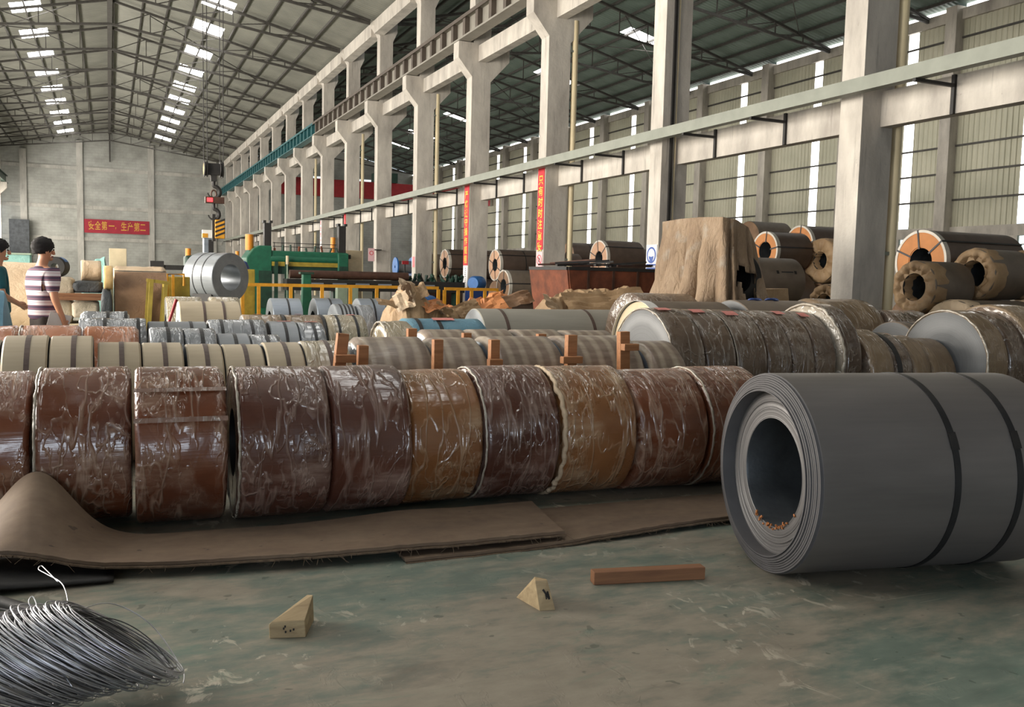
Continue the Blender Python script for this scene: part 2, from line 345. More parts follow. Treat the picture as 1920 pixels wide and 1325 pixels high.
M['roof_right'] = mk_sheet('green_grey_roof_sheet', rgb(104, 120, 110), rgb(124, 140, 130), 26, 1)
M['cladding'] = mk_sheet('pale_green_cladding', rgb(186, 184, 164), rgb(204, 200, 180), 22, 1)
def mk_block():
    t = NT('limewashed_block_wall'); br = t.N('TexBrick'); br.inputs['Scale'].default_value = 1.0
    mp = t.N('Mapping'); mp.inputs['Rotation'].default_value = (PI/2, 0, 0); t.L(t.raw, mp.inputs[0]); t.L(mp.outputs[0], br.inputs['Vector'])
    br.inputs['Brick Width'].default_value = .6; br.inputs['Row Height'].default_value = .28; br.inputs['Mortar Size'].default_value = .02
    n = t.noise(.5, (1, 1, 1.4), 6, .65); col = t.ramp(n, (.3, rgb(140, 140, 134)), (.7, rgb(178, 178, 172)))
    col = t.mix(t.math('MULTIPLY', br.outputs['Fac'], .18), col, rgb(110, 110, 106))
    return t.out(col, .85, 0, br.outputs['Fac'], -.2, .02)
M['block'] = mk_block()
# ================================================================ the setting
X0, XE = -10.6, 33.5            # left wall, right outer wall
YB, YE = -12.0, 105.0           # wall behind the camera, far end wall
RX, RZ, SL = .2, 15.95, .235    # ridge of the left bay
b = MB(); b.box(X0, XE, YB, YE, -.3, 0); structure(b.build('floor', M['floor']))
# ---- end wall with pilasters and ring beams
b = MB(); b.prism([(X0-.3, 0), (11.6, 0), (11.6, 13.3), (RX, RZ+.03), (X0-.3, RZ-SL*(RX-X0+.3)+.03)], 'y', YE, YE+.3); we = structure(b.build('wall_end', M['block']))
for x in (-7.9, -2.7, 4.2, 10.6):
    put('pilaster', MB().box(x-.3, x+.3, YE-.22, YE, 0, 13.4+(1.2 if abs(x) < 5 else 0)).mesh('pilaster', M['concrete_grey']), we)
for z in (4.3, 7.6, 11.6):
    put('ring_beam', MB().box(X0, 11.5, YE-.06, YE, z, z+.35).mesh('ring_beam', M['concrete_grey']), we)
b = MB(); b.prism([(11.6, 0), (XE, 0), (XE, 13.6), (22.9, 16.1), (11.6, 13.4)], 'y', YE, YE+.3); we2 = structure(b.build('wall_end_right', M['block']))
for x in (17.0, 20.2, 26.0): put('window_pane', MB().box(x, x+2.4, YE-.04, YE-.01, 11.2, 12.6).mesh('window_pane', M['lit_window']), we2)
# ---- left wall: plinth, piers and lintel leave a long window band and a gate open to the daylight
wl = structure(MB().box(X0-.3, X0, YB, 9, 0, 3.0).build('wall_left', M['block']))
put('plinth', MB().box(X0-.3, X0, 21, YE, 0, 3.0).mesh('plinth', M['block']), wl)
put('lintel', MB().box(X0-.3, X0, YB, YE, 7.8, 13.4).mesh('lintel', M['block']), wl)
pm = MB().box(X0-.3, X0+.05, -.25, .25, 0, 7.8).mesh('pier', M['concrete'])
for k in range(-2, 16): put('pier', pm, wl, (0, 11.85+6*k, 0))
# ---- wall behind the camera with its gate
wr = structure(MB().box(X0, -7.2, YB-.3, YB, 0, 16).build('wall_rear', M['block']))
put('side_panel', MB().box(.8, XE, YB-.3, YB, 0, 16.2).mesh('side_panel', M['block']), wr)
put('lintel', MB().box(-7.2, .8, YB-.3, YB, 4.3, 16).mesh('lintel', M['block']), wr)
# ---- roof of the left bay
def zl(x): return RZ-SL*abs(x-RX)
def roof_half(xa, xb, za, zb, holes):
    """sheet between two eaves lines along Y, with rectangular openings for the roof lights"""
    ys = sorted({YB, YE} | {y for h in holes for y in (h[2], h[3])}); xs = sorted({xa, xb} | {x for h in holes for x in (h[0], h[1])})
    b = MB()
    zf = lambda x: za+(zb-za)*(x-xa)/(xb-xa)
    for i in range(len(xs)-1):
        for j in range(len(ys)-1):
            xm, ym = (xs[i]+xs[i+1])/2, (ys[j]+ys[j+1])/2
            if any(h[0] < xm < h[1] and h[2] < ym < h[3] for h in holes): continue
            p = [(xs[i], ys[j]), (xs[i+1], ys[j]), (xs[i+1], ys[j+1]), (xs[i], ys[j+1])]
            b.add([(x, y, zf(x)+d) for d in (0, .05) for x, y in p], [(0, 3, 2, 1), (4, 5, 6, 7)])
    return b
SKL = [54.7+5.83*k for k in range(9)]; SKL = [54.7-5.83*k for k in range(1, 10)][::-1]+SKL
SKR = [48.3, 53.4, 59.6, 65.0, 70.8, 76.4, 81.8, 87.3, 92.9, 99.3]; SKR = [48.3-5.8*k for k in range(1, 9)][::-1]+SKR
hl = [(-4.55, -3.10, y-1.05, y+1.05) for y in SKL]; hr = [(4.42, 5.92, y-1.05, y+1.05) for y in SKR]
ce = structure(roof_half(X0-.3, RX, zl(X0-.3), RZ, hl).build('ceiling', M['roof_left']))
put('roof_sheet', roof_half(RX, 11.9, RZ, zl(11.9), hr).mesh('roof_sheet', M['roof_left']), ce)
def tilt_panel(xa, xb, zf, y0, y1, name, mat, par):
    b = MB(); p = [(xa, y0), (xb, y0), (xb, y1), (xa, y1)]
    b.add([(x, y, zf(x)+d) for d in (.02, .06) for x, y in p], [(0, 3, 2, 1), (4, 5, 6, 7), (0, 1, 5, 4), (1, 2, 6, 5), (2, 3, 7, 6), (3, 0, 4, 7)])
    return put(name, b.mesh(name, mat), par)
for hs in (hl, hr):
    for xa, xb, y0, y1 in hs: tilt_panel(xa, xb, zl, y0, y1, 'roof_light', M['sky_panel'], ce)
pu = [x for x in (-9.9, -8.7, -7.5, -6.3, -5.1, -3.85, -2.6, -1.4)]+[1.8, 3.0, 4.15, 5.1, 6.3, 7.5, 8.7, 9.9]
pm = MB().box(-.035, .035, YB, YE, -.13, 0).mesh('purlin', M['dark_steel'])
for x in pu: put('purlin', pm, ce, (x, 0, zl(x)-.01))
put('ridge_beam', MB().box(RX-.13, RX+.13, YB, YE, RZ-.42, RZ-.06).mesh('ridge_beam', M['dark_steel']), ce)
put('ridge_post', MB().box(RX-.08, RX+.08, YE-.45, YE-.3, 12.6, RZ-.1).mesh('ridge_post', M['dark_steel']), ce)
def truss_mesh(xa, xm, xb, ze, zr, drop, n, name):
    """gable truss: top chords under the sheet, raised bottom chord, posts and diagonals"""
    b = MB(); top = lambda x: zr-(zr-ze)*abs(x-xm)/((xm-xa) if x < xm else (xb-xm))-.22
    bot = lambda x: top(xa)-.12+(top(xm)-drop-top(xa)+.12)*(1-abs(x-xm)/((xm-xa) if x < xm else (xb-xm)))
    xs = [xa+(xb-xa)*i/n for i in range(n+1)]
    for f, w in ((top, .13), (bot, .10)):
        b.bar((xa, 0, f(xa)), (xm, 0, f(xm)), w, .12); b.bar((xm, 0, f(xm)), (xb, 0, f(xb)), w, .12)
    for i in range(1, n):
        b.bar((xs[i], 0, top(xs[i])), (xs[i], 0, bot(xs[i])), .05)
        q = xs[i-1] if xs[i] <= xm else xs[i+1]
        b.bar((xs[i], 0, bot(xs[i])), (q, 0, top(q)), .045)
    return b.mesh(name, M['dark_steel'])
tm = truss_mesh(-10.4, RX, 11.2, 13.4, RZ, 1.25, 12, 'roof_truss')
YK = lambda k: 11.85+6*k
for k in range(-2, 16): put('roof_truss', tm, ce, (0, YK(k), 0))
bm_ = MB()
for s in (-1, 1):
    bm_.bar((RX+s*2.0, -3, 0), (RX+s*8.4, 3, -1.5), .04); bm_.bar((RX+s*8.4, -3, -1.5), (RX+s*2.0, 3, 0), .04)
bm_ = bm_.mesh('wind_brace', M['dark_steel'])
for k in (1, 4, 7, 10, 13): put('wind_brace', bm_, ce, (0, YK(k)+3, 15.15))
# ---- roof of the right bay
R2, R2Z, E2Z = 22.9, 16.15, 13.62
zr = lambda x: R2Z-(R2Z-E2Z)*abs(x-R2)/10.6
h2 = [(26.3, 28.9, y-.6, y+.6) for y in (26.5, 32.5, 44.2, 55.5, 73.5, 84.0, 91.5)]
c2 = structure(roof_half(11.9, R2, zr(12.3), R2Z, []).build('ceiling', M['roof_right'])); c2.name = 'ceiling.001'
put('roof_sheet', roof_half(R2, XE+.3, R2Z, zr(XE+.3), h2).mesh('roof_sheet', M['roof_right']), c2)
for xa, xb, y0, y1 in h2: tilt_panel(xa, xb, zr, y0, y1, 'roof_light', M['sky_panel'], c2)
for x in [12.9+1.25*i for i in range(17)]: put('purlin', pm, c2, (x, 0, zr(x)-.01))
tm2 = truss_mesh(12.3, R2, XE-.2, E2Z-.1, R2Z, 1.5, 12, 'roof_truss')
for k in range(-1, 16): put('roof_truss', tm2, c2, (0, YK(k), 0))
for k in (1, 3, 5, 8, 11):
    o = put('wind_brace', bm_, c2, (R2-RX, YK(k)+3, 15.3))
# ---- right outer wall: plinth, pilasters, corrugated sheets on rails, translucent strips
wr_ = structure(MB().box(XE, XE+.35, YB, YE, 0, 2.95).build('wall_right', M['concrete']))
P = lambda n, me, loc=(0, 0, 0): put(n, me, wr_, loc)
P('sill_band', MB().box(XE-.02, XE+.35, YB, YE, 3.66, 4.12).mesh('sill_band', M['concrete']))
P('spandrel_beam', MB().box(XE-.04, XE+.3, YB, YE, 8.97, 9.65).mesh('spandrel_beam', M['concrete']))
P('eaves_beam', MB().box(XE-.04, XE+.3, YB, YE, 12.95, 13.42).mesh('eaves_beam', M['concrete']))
pil = MB().box(XE-.38, XE+.2, -.28, .28, 0, 13.5).mesh('pilaster', M['concrete'])
spj = MB().box(XE, XE+.35, -.5, .5, 2.95, 3.66).mesh('window_pier', M['concrete'])
lowwin = MB().box(XE+.12, XE+.15, -.98, .98, 2.97, 3.64).mesh('window_pane', M['lit_window'])
winfr = MB()
for y in (-1, -.33, .33, 1): winfr.box(XE+.06, XE+.16, y-.025, y+.025, 2.95, 3.66)
winfr.box(XE+.06, XE+.16, -1, 1, 3.28, 3.32); winfr = winfr.mesh('window_frame', M['duct'])
def corrug(y0, y1, z0, z1, pitch=.26, dep=.035):
    b = MB(); n = max(2, int(round((y1-y0)/pitch))); prof = []
    for i in range(n):
        y = y0+(y1-y0)*i/n; d = (y1-y0)/n
        prof += [(y, 0), (y+d*.55, 0), (y+d*.68, dep), (y+d*.87, dep)]
    prof.append((y1, 0))
    m = len(prof); b.add([(XE+.1+x, y, z) for z in (z0, z1) for y, x in prof], [(i, i+1, m+i+1, m+i) for i in range(m-1)])
    return b.mesh('cladding_sheet', M['cladding'])
shA = [corrug(.28, 2.05, z0, z1) for z0, z1 in ((4.12, 8.97), (9.65, 12.95))]
shB = [corrug(2.62, 5.72, z0, z1) for z0, z1 in ((4.12, 8.97), (9.65, 12.95))]
stp = [MB().box(XE+.10, XE+.12, 2.05, 2.62, z0, z1).mesh('translucent_strip', M['lit_strip']) for z0, z1 in ((4.2, 8.92), (9.7, 12.92))]
rail = MB().box(XE+.02, XE+.09, .28, 5.72, -.04, .04).mesh('girt', M['dark_steel'])
jamb = MB().box(XE-.02, XE+.1, .28, .46, 4.12, 12.95).mesh('jamb', M['dark_steel'])
eav = MB().box(XE+.1, XE+.13, .35, 5.65, 13.43, 13.60).mesh('eaves_gap', M['lit_strip'])
for k in range(-4, 16):
    y = 28.5+6*(k-3)
    P('pilaster', pil, (0, y, 0)); P('window_pier', spj, (0, y, 0)); P('window_pier', spj, (0, y+3, 0))
    P('window_pane', lowwin, (0, y+1.5, 0)); P('window_frame', winfr, (0, y+1.5, 0)); P('window_pane', lowwin, (0, y+4.5, 0)); P('window_frame', winfr, (0, y+4.5, 0))
    for me in shA+shB: P('cladding_sheet', me, (0, y, 0))
    for me in stp: P('translucent_strip', me, (0, y, 0))
    for z in (5.29, 6.47, 7.62, 10.4, 11.3, 12.2): P('girt', rail, (0, y, z))
    P('jamb', jamb, (0, y, 0)); P('eaves_gap', eav, (0, y, 0))
# ---- middle row of columns
def column_mesh():
    p = [(11.55, 0), (12.25, 0), (12.25, 8.25), (12.95, 9.0), (12.95, 9.5), (12.24, 9.5), (12.24, 12.3), (12.45, 12.75), (12.45, 13.16),
         (11.30, 13.16), (11.30, 12.95), (11.62, 12.5), (11.62, 9.52), (11.04, 9.52), (11.04, 8.97), (11.55, 8.37)]
    return MB().prism(p, 'y', -.25, .25).mesh('shaft', M['concrete'])
cm = column_mesh()
ORD = ['first', 'second', 'third', 'fourth', 'fifth', 'sixth', 'seventh', 'eighth', 'ninth', 'tenth', 'eleventh', 'twelfth', 'thirteenth', 'fourteenth', 'fifteenth', 'sixteenth']
clab = {0: 'tall whitewashed concrete column nearest the camera, yellowed downpipe on its edge',
        1: 'whitewashed concrete column with the blue helmet sign beside the tarpaulin heap',
        2: 'whitewashed concrete column carrying the red slogan strip above the pink prohibition sign',
        3: 'whitewashed concrete column carrying the narrow red slogan strip beside two brown coils',
        4: 'whitewashed concrete column with a downpipe and a small red mark above the black scrap'}
for k in range(-2, 16):
    lab = clab.get(k) or ('whitewashed concrete column out of the picture, %s behind the camera' % ('just' if k == -1 else 'farthest') if k < 0 else
        'whitewashed concrete column with branching head, %s from the near end of the long row' % ORD[k])
    c = thing('concrete_column', lab, 'column', (0, YK(k), 0), 0, 'columns of the middle row'); put('shaft', cm, c)
    if k == 1: put('conduit', MB().box(11.75, 11.82, -.30, -.25, 0, 9).mesh('conduit', M['black']), c)
    if k == 1: put('conduit', MB().box(11.88, 11.90, -.28, -.25, 0, 13).mesh('conduit', M['pipe']), c)
for k in (0, 2, 4, 6, 8):
    t = MB(); t.tube([(12.42, YK(k)-.2, 0), (12.42, YK(k)-.2, 8.9 if k else 13.2)], .088, 12)
    o = t.build('downpipe', M['pipe'], None, 40)
    for z in (2, 5, 8.0): put('pipe_clip', MB().box(12.24, 12.50, YK(k)-.25, YK(k)-.03, z, z+.06).mesh('pipe_clip', M['duct']), o)
    tag(o, {0: 'yellowed plastic downpipe on the nearest concrete column', 2: 'yellowed downpipe behind the column with the bold red slogan', 4: 'yellowed downpipe beside the column above the black scrap heap',
            6: 'thin pale downpipe on the column behind the green machine', 8: 'faraway pale downpipe on a column left of the green machine posts'}[k], 'pipe', 'downpipes', 'thing')
# tie beams, upper tie beams and eaves beams from column to column
def spans(name, lab, x0, x1, z0, z1, grp, mat='concrete'):
    me = MB().box(x0, x1, -2.75, 2.75, z0, z1).mesh(name, M[mat])
    for k in range(-2, 15):
        o = put(name, me, None, (0, YK(k)+3, 0))
        tag(o, lab % (('behind the camera, %s bay' % ('nearer' if k == -1 else 'further')) if k < 0 else 'in the %s bay from the near end' % ORD[k]), 'beam', grp, 'thing')
spans('tie_beam', 'whitewashed low tie beam between columns %s', 11.97, 12.2, 4.15, 4.74, 'low tie beams')
spans('upper_tie_beam', 'pale concrete beam under the crane girder %s', 11.78, 12.1, 8.9, 9.45, 'beams under the girder')
spans('eaves_beam', 'pale concrete eaves beam under the roof %s', 11.32, 11.8, 12.56, 13.16, 'eaves beams')
# crane girder with stiffeners on the left of the row
g = thing('crane_girder', 'long crane runway girder with ribs, brown near, teal far off', 'girder', (11.28, 0, 9.54))
for nm, y0, y1, mt, wm in (('near_length', YB+.5, 54, 'brown_girder', 'girder_panel'), ('far_length', 54, 102, 'teal_girder', 'teal_girder')):
    b = MB(); b.box(-.24, .2, y0, y1, .68, .74).box(-.24, .2, y0, y1, 0, .06); b.box(-.03, .03, y0, y1, .06, .68); b.build(nm, M[wm] if mt == 'teal_girder' else M['girder_panel'], g)
    put('flange', MB().box(-.25, -.22, y0, y1, .64, .76).mesh('flange', M[mt]), g)
sm = {m: MB().box(-.2, -.03, -.11, .11, .06, .68).mesh('stiffener', M[m]) for m in ('brown_girder', 'teal_girder')}
for i in range(100):
    y = YB+1+i*1.15
    if y < 102: put('stiffener', sm['brown_girder' if y < 54 else 'teal_girder'], g, (0, y, 0))
put('rail', MB().box(-.06, .06, YB+.5, 102, .74, .86).mesh('rail', M['black']), g)
# conductor duct with its brackets
d = thing('conductor_duct', 'long grey-green duct running along the columns on dark brackets', 'duct', (11.2, 0, 4.6))
put('trunking', MB().box(-.09, .09, YB+1, 100, 0, .22).mesh('trunking', M['duct']), d)
bk = MB(); bk.box(-.1, .80, -.03, .03, -.05, 0); bk.box(.72, .77, -.03, .03, -.46, .14); bk = bk.mesh('bracket', M['black'])
for k in range(-2, 15):
    for f in (2.1, 4.3): put('bracket', bk, d, (0, YK(k)+f, 0))
# left row: columns with corbels and the other girder (seen at the far left)
pl = [(-9.45, 0), (-9.9, 0), (-9.9, 13.3), (-9.45, 13.3), (-9.45, 9.5), (-8.9, 9.5), (-8.9, 8.97), (-9.45, 8.37)]
cml = MB().prism(pl, 'y', -.25, .25).mesh('shaft', M['concrete'])
for k in range(10, 16):
    c = thing('concrete_column', 'whitewashed concrete column with corbel at the far left, %s before the end wall' % ORD[15-k], 'column', (0, YK(k)-2, 0), 0, 'columns of the left row'); put('shaft', cml, c)
g2 = thing('crane_girder', 'dark green crane runway girder at the far left edge', 'girder', (-9.2, 0, 9.54))
b = MB(); b.box(-.2, .2, 40, 102, .7, .76).box(-.2, .2, 40, 102, 0, .06).box(-.03, .03, 40, 102, .06, .7); b.build('web', M['green_dark'], g2)
# ================================================================ coils
def band(x0, x1, r, n, th=.004):
    return MB().lathe([(x0, r), (x0, r+th), (x1, r+th), (x1, r)], n)
def patch(x0, x1, r, a0, a1, nu=4, nv=4, lift=.004):
    """curved sticker on the skin; angles in degrees from the top towards the camera side"""
    def f(u, v):
        t = math.radians(90+a0+(a1-a0)*v); return (x0+(x1-x0)*u, (r+lift)*math.cos(t), (r+lift)*math.sin(t))
    return MB().grid(f, nu, max(nv, int(abs(a1-a0)/4)))
def weld(me, d=1e-4):
    bm = bmesh.new(); bm.from_mesh(me); bmesh.ops.remove_doubles(bm, verts=bm.verts, dist=d); bmesh.ops.recalc_face_normals(bm, faces=bm.faces); bm.to_mesh(me); bm.free()
def coil(label, x0, x1, y, r, z=None, phi=0, ri=.25, skin='steel_grey', face='rings', bore='bore', straps=(), sw=.035, sm='strap', group=None,
         n=48, na=2, wr=0, ws=3.0, rim=None, rimw=.03, stickers=(), seed=0, name='steel_coil', board=None, rays=0, rnd=.012, tele=0, crumple=None, category='coil', sag=0):
    L = x1-x0; z = r if z is None else z; rn = random.Random(seed or hash(label) % 9999 if False else len(label)*31+int(abs(x0*100))+int(abs(y*10)))
    t = thing(name, label, category, (x0+L/2*math.cos(phi), y+L/2*math.sin(phi), z-r), phi, group)
    h = L/2; off = Vector((rn.uniform(-50, 50), rn.uniform(-50, 50), rn.uniform(-50, 50)))
    def up(o): o.location = (0, 0, r); return o
    def fn(v, i, tt, rr):
        if wr and rr > ri+.01:
            q = Vector((v.x*ws, v.y*ws, v.z*ws))+off
            d = abs(mnoise.noise(q*1.3))*1.3-abs(mnoise.noise(q*2.7+Vector((3, 1, 2))))*.7+mnoise.noise(Vector((v.x*.8, v.y*3, v.z*3))+off)*.5
            k = 1+wr*d/max(rr, .1)
            v = Vector((v.x+(wr*.6*mnoise.noise(q*1.7) if abs(v.x) > h-.03 else 0), v.y*k, v.z*k))
        if sag: v.z -= sag*max(0, -v.z/r)**2*.0
        return v
    b = MB()
    out = [(-h+rnd*.0, r-rnd)]+[(-h+rnd, r)]+[(-h+rnd+(L-2*rnd)*i/na, r) for i in range(1, na)]+[(h-rnd, r), (h, r-rnd)]
    b.cur = 0; b.lathe(out, n, fn=fn)
    rr = [ri+(r-rnd-ri)*i/(10 if tele else 2) for i in range((10 if tele else 2)+1)]
    b.cur = 1; jit = [0]+[rn.uniform(-tele, tele) for _ in rr[1:-1]]+[0]
    b.lathe([(-h+j, q) for q, j in zip(rr, jit)], n, fn=fn if wr else None); b.lathe([(h+j, q) for q, j in zip(rr, jit)], n, fn=fn if wr else None)
    b.cur = 2; b.lathe([(-h, ri), (h, ri)], n)
    me = b.mesh('winding', [M[skin], M[face], M[bore]]); weld(me); me.shade_smooth(); me.set_sharp_from_angle(angle=math.radians(40 if wr == 0 else 70))
    wname = 'wrapping' if wr else 'winding'; me.name = wname
    up(put(wname, me, t))
    for s in straps:
        c = -h+L*s; up(put('strap', band(c-sw/2, c+sw/2, r+(wr*.5), n).mesh('strap', M[sm]), t))
    if rim:
        b = MB(); q = []
        for k in range(n*2):
            a = 2*PI*k/(n*2); d = mnoise.noise(Vector((math.cos(a)*6, math.sin(a)*6, seed+label.__len__())))
            q.append((-h+.5*rimw*d, (r-.35*rimw+.35*rimw*d)*math.cos(a), (r-.35*rimw+.35*rimw*d)*math.sin(a)))
        b.tube(q, [rimw*(.55+.45*abs(mnoise.noise(Vector((k*.21, 3, 1))))) for k in range(n*2)], 6, closed=True)
        up(put('bunched_edge', b.mesh('bunched_edge', M[rim], 180), t))
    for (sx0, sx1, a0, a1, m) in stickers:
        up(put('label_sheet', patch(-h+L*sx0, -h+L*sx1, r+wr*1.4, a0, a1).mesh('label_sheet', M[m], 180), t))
    if board:
        b = MB(); b.lathe([(-h-.012, ri+.02), (-h-.012, r-.03), (-h-.001, r-.03), (-h-.001, ri+.02)], n, closed=True)
        up(put('end_board', b.mesh('end_board', M[board], 40), t))
        b = MB(); b.lathe([(-h-.02, r-.045), (-h-.02, r+.006), (-h+.09, r+.006), (-h+.09, r-.0)], n); up(put('edge_ring', b.mesh('edge_ring', M['white_edge'], 40), t))
        for k in range(rays):
            a = 2*PI*(k+.35)/rays; ca, sa = math.cos(a), math.sin(a); b = MB()
            b.bar((-h-.022, ca*(ri-.02), sa*(ri-.02)), (-h-.022, ca*(r+.008), sa*(r+.008)), .035, .006, up=(1, 0, 0))
            b.bar((-h-.02, ca*(r+.012), sa*(r+.012)), (h, ca*(r+.012), sa*(r+.012)), .035, .006, up=(0, ca, sa)); up(put('strap', b.mesh('strap', M['strap']), t))
    if crumple:
        off2 = Vector((rn.uniform(-9, 9), 0, 0))
        def cf(v, i, tt, q):
            f = math.sin(tt*11+3*mnoise.noise(Vector((math.cos(tt)*2, math.sin(tt)*2, 0))+off2)); d = mnoise.noise(Vector((math.cos(tt)*5, math.sin(tt)*5, q*3))+off2)
            return Vector((v.x+.018*f+.045*d, v.y*(1+.05*d), v.z*(1+.05*d)))
        b = MB(); b.lathe([(-h+.30, r+.006), (-h+.05, r+.012), (-h-.03, r-.02), (-h-.05, r*.75), (-h-.03, ri+.08), (-h+.04, ri-.01), (-h+.2, ri-.03)], 72, fn=cf)
        up(put('paper_collar', b.mesh('paper_collar', M[crumple], 180), t))
    return t

# ---------------------------------------------------------------- the big bare coil on the right
def big_coil():
    phi = -.19; L = 1.365; r = .502; x0, y0 = 3.012, 3.546
    t = thing('steel_coil', 'large bare dark grey steel coil with two black straps, alone on the floor at right', 'coil', (x0+L/2*math.cos(phi), y0+L/2*math.sin(phi), 0), phi)
    h = L/2; rn = random.Random(3); n = 128
    def up(o): o.location = (0, 0, r); return o
    b = MB(); b.lathe([(-h+.02, r), (0, r), (h-.01, r), (h, r-.01)], n); b.lathe([(h, r-.01), (h, .27)], n)
    me = b.mesh('skin', M['steel_dark'], None); weld(me); me.shade_smooth(); me.set_sharp_from_angle(angle=math.radians(40)); up(put('skin', me, t))
    prof = [(-h+.02, r), (-h+.016, r-.006)]
    for i in range(8):
        q = r-.005-.0105*i; x = -h+.006-.0035*i+rn.uniform(-.004, .004); prof += [(x, q-.0005), (x-.001, q-.0085), (x+.006, q-.0095)]
    prof += [(-h-.024, .418), (-h-.024, .412), (-h+.045, .409)]
    up(put('loose_outer_wraps', MB().lathe(prof, n).mesh('loose_outer_wraps', M['rim_steel'], 12), t))
    prof = [(-h+.045, .409)]
    for i in range(1, 26):
        q = .407-.0052*i; prof += [(-h+.045+rn.uniform(-.0018, .0018)+(.003 if 8 < i < 11 else 0), q), (-h+.045+rn.uniform(-.001, .001), q-.002)]
    prof.append((-h+.045, .274)); up(put('wound_face', MB().lathe(prof, n).mesh('wound_face', M['rings'], 25), t))
    up(put('bore', MB().lathe([(-h+.045, .274), (-h+.06, .270), (h, .270)], n).mesh('bore', M['bore'], 40), t))
    for f in (.53, .785):
        c = -h+L*f; o = up(put('strap', band(c-.017, c+.017, r, n).mesh('strap', M['strap'], 40), t))
        put('strap_seal', patch(c-.022, c+.022, r+.004, 58, 68).mesh('strap_seal', M['black'], 180), o)
    b = MB()
    for a in range(26):
        an = math.radians(90+rn.uniform(125, 215)); q = .274+rn.uniform(-.006, .012); p = Vector((-h+.038+rn.uniform(-.006, .004), q*math.cos(an), q*math.sin(an)))
        b.box(-.004, .004, -rn.uniform(.003, .012), .004, -.003, rn.uniform(.002, .008), Matrix.Translation(p) @ Euler((an, rn.uniform(-.6, .6), 0)).to_matrix().to_4x4())
    o = up(put('orange_paper_scraps', b.mesh('orange_paper_scraps', M['kraft_orange']), t)); o['kind'] = 'stuff'
    for x0_, x1_, a0, a1 in ((.925, .935, 52, 56), (.962, .972, 68, 73), (.906, .91, 100, 104)):
        up(put('paint_tick', patch(-h+L*x0_, -h+L*x1_, r, a0, a1, lift=.002).mesh('paint_tick', M['black'], 180), t))
    # hand-painted figures near the right end
    cu = bpy.data.curves.new('painted_figures', 'FONT'); cu.body = '1265'; cu.size = .075; cu.shear = .25
    o = bpy.data.objects.new('painted_figures', cu); COL.objects.link(o); bpy.context.view_layer.update()
    me = bpy.data.meshes.new_from_object(o.evaluated_get(bpy.context.evaluated_depsgraph_get())); bpy.data.objects.remove(o)
    for v in me.vertices:
        an = math.radians(90+118-v.co.y/r*57.3); v.co = (-h+L*.86+v.co.x, (r+.002)*math.cos(an), (r+.002)*math.sin(an))
    me.materials.clear(); me.materials.append(M['black']); up(put('painted_figures', me, t))
    return t
big_coil()

# ---------------------------------------------------------------- front row: ten shrink-wrapped coils
FR = [(-.66, -.392, 5.75, .430, 'film_a', None, 'brown film-wrapped coil cut off by the left edge of the picture, front row'),
      (-.36, .108, 5.66, .445, 'film_a', 'film_rim', 'brown film-wrapped coil with bright glare patches, behind the humped rubber belt'),
      (.123, .593, 5.50, .447, 'film_a', None, 'red-brown film-wrapped coil with a pale tape line, second from the belt hump'),
      (.648, 1.150, 5.42, .450, 'film_b', 'film_rim', 'dark wrapped coil with a pale bunched film edge beside a wide black gap'),
      (1.158, 1.630, 5.42, .447, 'film_b', None, 'darkest wine-brown wrapped coil in the middle of the front row'),
      (1.640, 2.100, 5.45, .428, 'film_c', None, 'orange-tan wrapped coil, slightly smaller, in the middle of the front row'),
      (2.112, 2.616, 5.43, .436, 'film_b', 'film_rim', 'purple-brown wrapped coil with a thin white rim on its left end'),
      (2.630, 3.158, 5.38, .434, 'film_c', 'kraft_pale', 'tan wrapped coil with a thick torn paper rim, right half of the front row'),
      (3.168, 3.697, 5.33, .421, 'film_a', None, 'reddish wrapped coil second from the right end of the front row'),
      (3.708, 4.200, 5.29, .428, 'film_a', 'film_rim', 'last wrapped coil of the front row, partly hidden by the bare steel coil')]
for i, (x0, x1, y, r, mt, rim, lab) in enumerate(FR):
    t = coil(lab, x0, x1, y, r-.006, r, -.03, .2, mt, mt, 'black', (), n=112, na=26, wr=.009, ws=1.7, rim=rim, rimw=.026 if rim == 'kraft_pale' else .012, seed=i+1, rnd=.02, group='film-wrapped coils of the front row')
    if i in (2,):
        for a in (38, 62):
            o = put('tape_line', patch(-.24, .24, r+.004, a, a+3.5, 12, 2).mesh('tape_line', M['tape'], 180), t); o.location = (0, 0, r-.006)
    if i in (3, 4): pass

